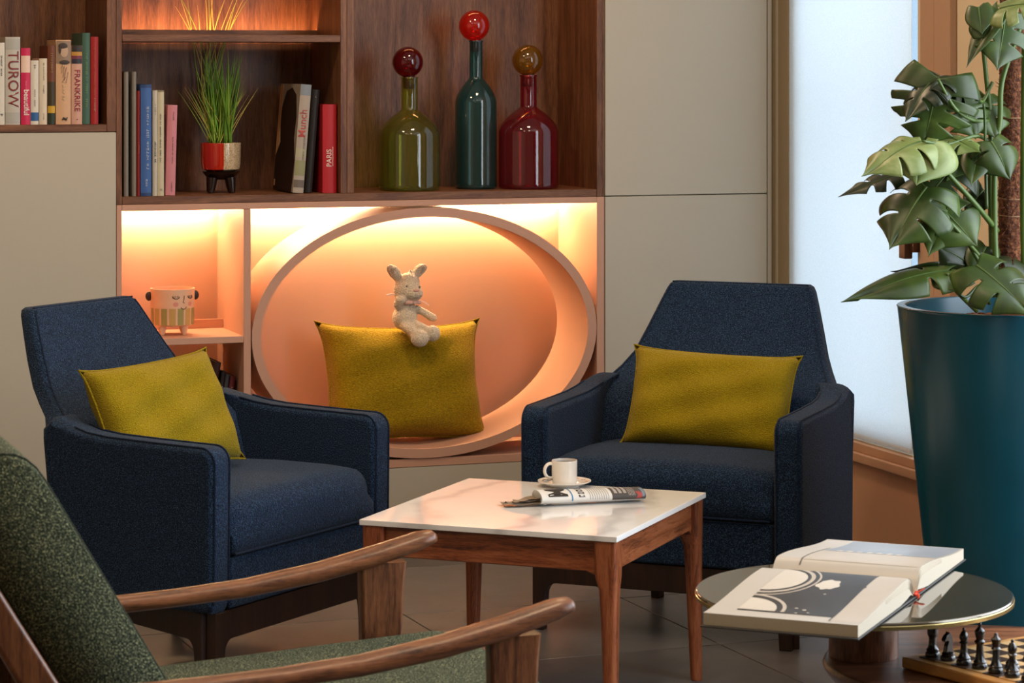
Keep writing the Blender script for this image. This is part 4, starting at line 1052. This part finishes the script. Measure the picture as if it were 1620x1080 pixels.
blob('photo_highlight', -1, .56, .36, .075, .085, m_light, .0012, 0, 2*PI, 0, .12)
for (a_, t_, r_) in ((.60, .52, .010), (.52, .78, .012), (.58, .80, .014), (.55, .86, .010), (.62, .84, .009)): blob('photo_sparkle', -1, a_, t_, r_, r_*.6, m_light, .0012)
patch('photo_panel', -1, .80, .985, .10, .95, m_sepia, .0007)
blob('photo_spike', -1, .76, .36, .055, .02, m_print, .0011)
patch('photo_margin_line', -1, .795, .803, .10, .95, m_print, .0013)
patch('photo_print', 1, .20, .985, .45, .97, m_skyp, .0008)
patch('photo_print', 1, .18, .985, .10, .44, m_sepia, .0008)
patch('photo_margin_line', 1, .175, .183, .06, .60, m_print, .0012)
for k in range(7): blob('photo_roofline', 1, .30+.07*k, .47, .02, .025+.01*(k % 2), m_light, .0011)

# ------------------------------------------------------------------ chess board and pieces
m_cb = wood('light_board_frame', [(.25, 'a8743c'), (.5, 'c08a4c'), (.8, 'd19e60')], 'x', 2, .4); m_lsq = wood('light_square', [(.25, 'b98d58'), (.5, 'd0a874'), (.8, 'dbb684')], 'x', 3, .4); m_dsq = wood('dark_square', [(.25, '2b1b12'), (.5, '3a2619'), (.8, '4a3222')], 'x', 3, .4)
m_blackp = plain('black_chess_lacquer', '15110f', .25, 0, .5, .3)
ZB = ZWN+.022
k0 = onz(1425.5, 1036.5, ZB); k1_ = onz(1586.5, 1078.6, ZB)
ca = math.atan2((k1_-k0).y, (k1_-k0).x)
cbd = thing('chess_board', 'light wooden chess board on the walnut side table', 'chess board', (k0.x, k0.y, ZWN+.0005), ca)
sq = .038; fm = .022; BS = sq*8+fm*2
obj('board', abox(B(), 0, BS, 0, BS, 0, .0195, .004, 3), m_cb, cbd)
fb_ = B()
for i in range(8):
    for j in range(8):
        obj('square', abox(B(), fm+i*sq+.0002, fm+(i+1)*sq-.0002, fm+j*sq+.0002, fm+(j+1)*sq-.0002, .0185, .0213), m_lsq if (i+j) % 2 else m_dsq, cbd)
def turned(prof, k): return lathe(B(), [(r*k, z*k) for r, z in prof], 24, 0, 0, False)
base_ = [(.001, 0), (.0125, 0), (.0132, .003), (.0125, .007), (.0105, .009), (.0112, .0115), (.0085, .015)]
PR = {'rook': base_+[(.0068, .022), (.0064, .032), (.0085, .0365), (.0092, .039), (.0092, .047), (.0066, .047), (.0062, .044), (.001, .044)],
      'bishop': base_+[(.006, .022), (.0052, .034), (.0082, .037), (.0055, .0395), (.0078, .0445), (.0072, .050), (.004, .0555), (.0022, .0572), (.0030, .0595), (.0018, .0622), (.0002, .0628)],
      'king': base_+[(.0068, .024), (.0056, .040), (.0088, .0435), (.0092, .046), (.0062, .049), (.0078, .056), (.0090, .0625), (.0075, .065), (.0050, .068), (.0026, .070), (.0036, .0735), (.0022, .0775), (.0002, .078)],
      'queen': base_+[(.0064, .023), (.0054, .037), (.0086, .040), (.0058, .043), (.0070, .050), (.0088, .0565), (.0062, .058), (.0036, .0605), (.0032, .0645), (.0012, .067), (.0002, .0674)],
      'pawn': base_+[(.0055, .019), (.0046, .027), (.0076, .030), (.0048, .032), (.0066, .0365), (.0068, .040), (.0045, .0445), (.0002, .0460)]}
def piece(kind, label, i, j):
    loc = Matrix.Rotation(ca, 3, 'Z') @ Vector((fm+(i+.5)*sq-.006, fm+(j+.5)*sq, .0215))+Vector((k0.x, k0.y, ZWN+.0005))
    t = thing('chess_'+kind, label, 'chess piece', loc, ca, 'black chess pieces')
    if kind == 'knight':
        obj('base', turned(base_+[(.001, .0165)], 1), m_blackp, t, sharp=50)
        pts = [(-.0085, .014), (.0085, .014), (.0065, .024), (.0075, .032), (.0060, .041), (.0020, .047), (-.0015, .0495), (-.0025, .046), (-.0075, .043), (-.0125, .036), (-.0105, .0325), (-.0065, .0345), (-.0025, .033), (-.0060, .025)]
        obj('head', prism(B(), rpoly(pts, .0012, 2), lambda a, b, q: Vector((q, a, b)), -.0048, .0048, .0014, 2), m_blackp, t)
    else:
        obj('turning', turned(PR[kind], 1), m_blackp, t, sharp=50)
        if kind == 'rook':
            for q in range(5):
                a = 2*PI*q/5
                ct_ = obj('crenel', abox(B(), -.002, .002, -.0012, .0012, .0465, .0498, .0004, 1), m_blackp, t); ct_.location = (.0079*math.cos(a), .0079*math.sin(a), 0); ct_.rotation_euler = (0, 0, a+PI/2)
for i, (kd, lb) in enumerate((('rook', 'black rook at the left end of the row'), ('knight', 'black knight beside the rook'), ('bishop', 'black bishop between the knight and the tallest piece'), ('king', 'black king, tallest piece on the board'), ('queen', 'black queen beside the king'), ('bishop', 'black bishop beside the queen'), ('knight', 'black knight at the right frame edge'))):
    piece(kd, lb, i, 0)
piece('pawn', 'black pawn behind the bishop at the right', 4, 1)
# ------------------------------------------------------------------ teal planter and monstera
YP = 5.9
pcx = at(1603, 483, YP); RP = 183/FPX*YP; ZP = pcx.z
print('planter', pcx, RP)
pl_ = thing('planter', 'tall tapered teal planter beside the window', 'planter', (pcx.x, YP, 0), 0)
def teal():
    t = NT('teal_lacquer'); f = t.noise(t.coord(), 5, 2)
    t.l(t.ramp(f, [(.3, '06404f'), (.7, '084858')]), t.p.inputs['Base Color']); t.set(Roughness=.27); t.p.inputs['Specular IOR Level'].default_value = .5
    return t.m
rb0 = RP-.098
obj('shell', lathe(B(), [(.001, 0), (rb0, 0), (rb0+.003, .004), (RP-.002, ZP-.006), (RP, ZP-.002), (RP-.002, ZP), (RP-.018, ZP), (RP-.021, ZP-.004), (RP-.030, ZP-.09), (.001, ZP-.09)], 96, 0, 0, False), teal(), pl_)
m_soil = fabric('bark_mulch', '2a170e', '5a3119', '8a5630', 90, 1.0, 0)
so_ = B(); lathe(so_, [(RP-.034, ZP-.05), (RP-.08, ZP-.034), (.10, ZP-.026), (.001, ZP-.022)], 48, 0, 0, False)
obj('soil', so_, m_soil, pl_)
rnd = random.Random(11); chip = B()
for k in range(260):
    a, r = rnd.uniform(0, 2*PI), math.sqrt(rnd.random())*(RP-.05); l = rnd.uniform(.008, .02)
    q = Matrix.Rotation(rnd.uniform(0, 6), 3, 'Z') @ Matrix.Rotation(rnd.uniform(-.5, .5), 3, 'X')
    vs = bmesh.ops.create_cube(chip, size=1)['verts']
    for v in vs: v.co = Vector((r*math.cos(a), r*math.sin(a), ZP-.026-.02*(r/RP)**2)) + q @ Vector((v.co.x*l, v.co.y*l*.5, v.co.z*l*.35))
ch = obj('bark_chips', chip, m_soil, pl_); ch['kind'] = 'stuff'
mon = thing('monstera', 'monstera with split leaves climbing a moss pole in the planter', 'plant', (pcx.x, YP, ZP-.025), 0)
mo = Vector((pcx.x, YP, ZP-.025))
def leaf_mat(nm, a, b, c):
    t = NT(nm); f = t.noise(t.coord(), 9, 4, .6, .6)
    t.l(t.ramp(f, [(.30, a), (.52, b), (.74, c)]), t.p.inputs['Base Color'])
    t.set(Roughness=.40); t.p.inputs['Specular IOR Level'].default_value = .45
    t.p.inputs['Subsurface Weight'].default_value = 0
    t.bump(t.noise(t.coord(), 40, 2), .15, .002); return t.m
m_leaf = [leaf_mat('monstera_leaf_dark', '161f0a', '212e0f', '2f3f15'), leaf_mat('monstera_leaf_mid', '202e0c', '314514', '4c6124'), leaf_mat('monstera_leaf_pale', '4c5d26', '6f7d43', '97a06c')]
m_stem = [plain('green_petiole', '435a1e', .45), plain('dark_petiole', '34491b', .45)]
def leaf(base, tip, nrm, width, mi, droop=.25, fold=.25, slits=4, curl=0.0, seed=0, asym=0.0):
    base, tip = Vector(base), Vector(tip); L = (tip-base).length
    xa = (tip-base).normalized(); n_ = Vector(nrm); n_ = (n_-xa*n_.dot(xa)).normalized(); ya = n_.cross(xa)
    rn = random.Random(seed); bm = B(); NU, NV = 44, 12
    cuts = [.24+.60*k/max(1, slits)+rn.uniform(-.02, .02) for k in range(slits)] if slits else []
    def wprof(t): 
        return (math.sin(PI*min(1, (t*.93+.07))**.72)**(.6+.75*t))*(1-.2*t)
    vs = {}
    for side in (-1, 1):
        for i in range(NU+1):
            for j in range(NV+1):
                t = i/NU; s = j/NV
                # lateral veins sweep forward; the base is heart shaped
                x = t + .16*s*s*(1-t)*0 + s*(.22*(t-.12)) - .18*s*(1-t)**4 - .10*s*s*max(0, .25-t)
                w = wprof(t)*s*width*.68/L*(1+side*asym)
                for c in cuts:
                    d = t-c
                    if abs(d) < .5/slits*.72: x += (1 if d > 0 else -1)*.052*max(0, s-.32)**1.0*(1-abs(d)/(.5/slits*.72))*1.6
                z = -droop*t*t - (droop*.5+.12)*s*s*w*2.0 + fold*w*(1 if s else 0)*.6 + curl*math.sin(4*t+2*s*side)*.03
                vs[side, i, j] = base + xa*x*L*(1-.12*droop*t*t) + ya*side*w*L + n_*z*L
    mv = {}
    for i in range(NU+1): mv[i] = bm.verts.new(vs[1, i, 0])
    for side in (-1, 1):
        g = {}
        for i in range(NU+1):
            for j in range(NV+1): g[i, j] = mv[i] if j == 0 else bm.verts.new(vs[side, i, j])
        for i in range(NU):
            for j in range(NV):
                t = (i+.5)/NU; s = (j+.5)/NV
                if s > .34 and any(abs(t-c) < .5/NU*1.02 for c in cuts): continue
                f = (g[i, j], g[i+1, j], g[i+1, j+1], g[i, j+1]); bm.faces.new(f if side > 0 else f[::-1])
    for v in [v for v in bm.verts if not v.link_faces]: bm.verts.remove(v)
    for v in bm.verts: v.co -= mo
    me = mesh_of('leaf', bm, 0, False)
    o = obj('leaf', me, m_leaf[mi], mon)
    md = o.modifiers.new('thickness', 'SOLIDIFY'); md.thickness = .0012; md.offset = 0
    # raised midrib
    rbm = B(); sweep(rbm, [vs[1, i, 0]-mo+n_*.0008 for i in range(0, NU+1, 4)], [.0024*(1-.8*i/NU) for i in range(0, NU+1, 4)], 6)
    obj('midrib', rbm, m_stem[0], o)
    return o
def petiole(pts, r0, r1, mi=0):
    P_ = [Vector(p) for p in pts]; out = []
    m = len(P_)
    for i in range(m-1):                                   # Catmull-Rom
        p0, p1, p2, p3 = P_[max(0, i-1)], P_[i], P_[i+1], P_[min(m-1, i+2)]
        for k in range(6):
            t = k/6; out.append(.5*((2*p1)+(p2-p0)*t+(2*p0-5*p1+4*p2-p3)*t*t+(3*p1-p0-3*p2+p3)*t**3))
    out.append(P_[-1]); n_ = len(out)
    obj('petiole', sweep(B(), [p-mo for p in out], [.78*(r0+(r1-r0)*i/(n_-1)) for i in range(n_)], 10), m_stem[mi], mon, sharp=0)
# moss pole
def moss():
    t = NT('coir_moss_pole'); f = t.noise(t.coord((1, 1, 1)), 120, 4, .7)
    t.l(t.ramp(f, [(.3, '2b150c'), (.5, '5c3018'), (.72, '9a6238')]), t.p.inputs['Base Color'])
    t.bump(t.noise(t.coord(), 90, 4), 1.0, .01); t.set(Roughness=.95); return t.m
pbx = at(1599, 470, YP+.02); ptx = at(1603, 20, YP+.02)
rings = []
rn = random.Random(3)
for i in range(90):
    c = pbx.lerp(ptx, i/84); rings.append([c-mo+Vector(((.029+rn.uniform(-.0022, .0022))*math.cos(2*PI*k/28), (.029+rn.uniform(-.0022, .0022))*math.sin(2*PI*k/28), 0)) for k in range(28)])
obj('moss_pole', loft(B(), rings), moss(), mon, sharp=0)
rn = random.Random(8); fz = B()
for k in range(420):
    i = rn.random(); c = pbx.lerp(ptx, i)-mo; a = rn.uniform(0, 2*PI); p = c+Vector((.025*math.cos(a), .025*math.sin(a), 0))
    q = p+Vector((math.cos(a+rn.uniform(-1, 1)), math.sin(a+rn.uniform(-1, 1)), rn.uniform(-1, 1)))*rn.uniform(.006, .015)
    sweep(fz, [p, (p+q)/2+Vector((0, 0, .002)), q], [.0009, .0007, .0003], 3)
fo = obj('coir_fibres', fz, moss(), mon); fo['kind'] = 'stuff'
for py in (185, 313, 340): 
    c = at(1601, py, YP+.02)-mo
    obj('tie', sweep(B(), [c+Vector((.029*math.cos(2*PI*k/20), .029*math.sin(2*PI*k/20), .002*math.sin(2*PI*k/20))) for k in range(21)], .0017, 6), plain('twine', '8d6a48', .8), mon)
F = -.06     # in front of the pole
def A(px, py, dy=0): return at(px, py, YP+dy)
# main stems
petiole([A(1572, 470, F), A(1569, 380, F), A(1567, 300, F), A(1567, 200, F), A(1560, 120, F), A(1549, 20, F)], .010, .006)
petiole([A(1580, 470, F-.02), A(1574, 380, F-.02), A(1574, 250, F-.02), A(1582, 190, F-.02), A(1585, 130, F-.02), A(1606, 65, F-.02), A(1622, 20, F)], .009, .007)
petiole([A(1622, 470, F), A(1619, 350, F), A(1620, 200, F), A(1622, 60, F)], .010, .010)
petiole([A(1561, 330, F-.04), A(1559, 250, F-.05), A(1558, 190, F-.05), A(1556, 165, F-.08)], .005, .0035, 1)
# petioles carrying the leaves
petiole([A(1577, 365, F), A(1545, 325, F-.08), A(1505, 280, F-.12), A(1487, 258, F-.14)], .0085, .005)
petiole([A(1580, 420, F), A(1555, 410, F-.05), A(1520, 370, F-.12), A(1497, 345, F-.14)], .0075, .004)
petiole([A(1585, 450, F), A(1560, 430, F-.04), A(1535, 390, F-.08), A(1500, 325, F-.08), A(1496, 305, F-.08)], .007, .004)
petiole([A(1545, 492, F), A(1522, 470, F-.06), A(1504, 450, F-.1), A(1498, 432, F-.12)], .006, .004)
petiole([A(1565, 480, F), A(1550, 452, F-.06), A(1525, 470, F-.1), A(1500, 440, F-.12)], .005, .004, 1)
petiole([A(1574, 230, F), A(1545, 215, F-.05), A(1500, 228, F-.1), A(1460, 223, F-.14)], .006, .004)
petiole([A(1573, 190, F), A(1540, 190, F-.05), A(1510, 170, F-.1), A(1484, 125, F-.12)], .006, .004)
petiole([A(1570, 130, F), A(1555, 160, F-.02), A(1545, 152, F-.05)], .005, .004)
# leaves: base, tip, facing, width, tone
LV = [
 (A(1548, 12, -.12), A(1552, 46, -.16), (-.3, -1, .2), .05, 1, .1, .2, 0),
 (A(1580, 15, -.10), A(1530, 84, -.16), (-.7, -.5, .7), .060, 1, .15, .5, 0),
 (A(1590, 24, -.12), A(1582, 95, -.17), (.1, -1, .25), .110, 1, .12, .12, 2),
 (A(1582, 14, -.15), A(1640, -4, -.20), (-.1, -.6, .9), .09, 2, .2, .2, 2),
 (A(1482, 122, -.12), A(1432, 156, -.20), (-.3, -.35, 1), .085, 0, .38, .2, 3),
 (A(1484, 121, -.12), A(1556, 154, -.06), (.2, -.45, 1), .095, 0, .40, .2, 3),
 (A(1486, 124, -.14), A(1462, 222, -.16), (-.2, -1, .15), .150, 1, .15, .15, 3),
 (A(1520, 150, -.08), A(1545, 205, -.12), (.3, -.9, .4), .13, 1, .2, .2, 3),
 (A(1552, 158, -.05), A(1575, 205, -.10), (.2, -1, .3), .10, 1, .2, .2, 2),
 (A(1458, 224, -.18), A(1379, 242, -.26), (-.15, -.55, .95), .105, 2, .35, .15, 2),
 (A(1460, 226, -.18), A(1452, 278, -.24), (-.1, -.95, .5), .125, 2, .15, .2, 0),
 (A(1462, 226, -.16), A(1500, 248, -.20), (.1, -.7, .8), .09, 2, .2, .2, 2),
 (A(1448, 268, -.10), A(1343, 292, -.14), (-.1, -.45, 1), .070, 0, .15, .25, 3),
 (A(1500, 218, -.12), A(1543, 226, -.18), (.1, -.6, 1), .075, 2, .25, .2, 2),
 (A(1490, 232, -.08), A(1535, 262, -.12), (.1, -.9, .5), .11, 1, .2, .2, 2),
 (A(1508, 262, -.10), A(1470, 308, -.12), (0, -1, .35), .130, 0, .15, .1, 3),
 (A(1548, 236, -.10), A(1538, 280, -.16), (-.3, -1, .2), .055, 1, .15, .3, 0),
 (A(1568, 224, -.12), A(1598, 268, -.16), (.2, -1, .3), .085, 1, .35, .2, 1),
 (A(1466, 296, -.18), A(1413, 362, -.26), (-.35, -.85, .55), .135, 1, .30, .10, 2),
 (A(1496, 334, -.16), A(1473, 392, -.20), (-.2, -1, .2), .070, 1, .15, .2, 0),
 (A(1494, 334, -.16), A(1540, 378, -.20), (.15, -1, .35), .105, 1, .15, .15, 1),
 (A(1498, 334, -.16), A(1455, 318, -.20), (0, -.8, .7), .07, 1, .3, .2, 1),
 (A(1500, 428, -.16), A(1361, 438, -.24), (-.05, -.55, .95), .080, 1, .28, .10, 1),
 (A(1502, 432, -.10), A(1424, 436, -.12), (0, -.5, -1), .07, 0, .1, .2, 1),
 (A(1536, 420, -.06), A(1496, 388, -.08), (.2, -.9, .5), .095, 0, .25, .15, 1),
 (A(1498, 432, -.16), A(1520, 452, -.20), (.3, -.9, .4), .07, 1, .2, .3, 0),
 (A(1545, 420, -.20), A(1626, 476, -.30), (-.1, -.75, .8), .115, 1, .22, .15, 2),
 (A(1590, 425, -.10), A(1640, 440, -.10), (.1, -.7, .8), .10, 0, .2, .2, 1),
 (A(1560, 390, -.06), A(1540, 425, -.10), (-.3, -1, .2), .06, 1, .2, .2, 0),
 (A(1556, 300, -.04), A(1530, 330, -.06), (-.2, -1, .4), .05, 0, .2, .2, 0),
]
for i, a in enumerate(LV): leaf(*a, seed=i)
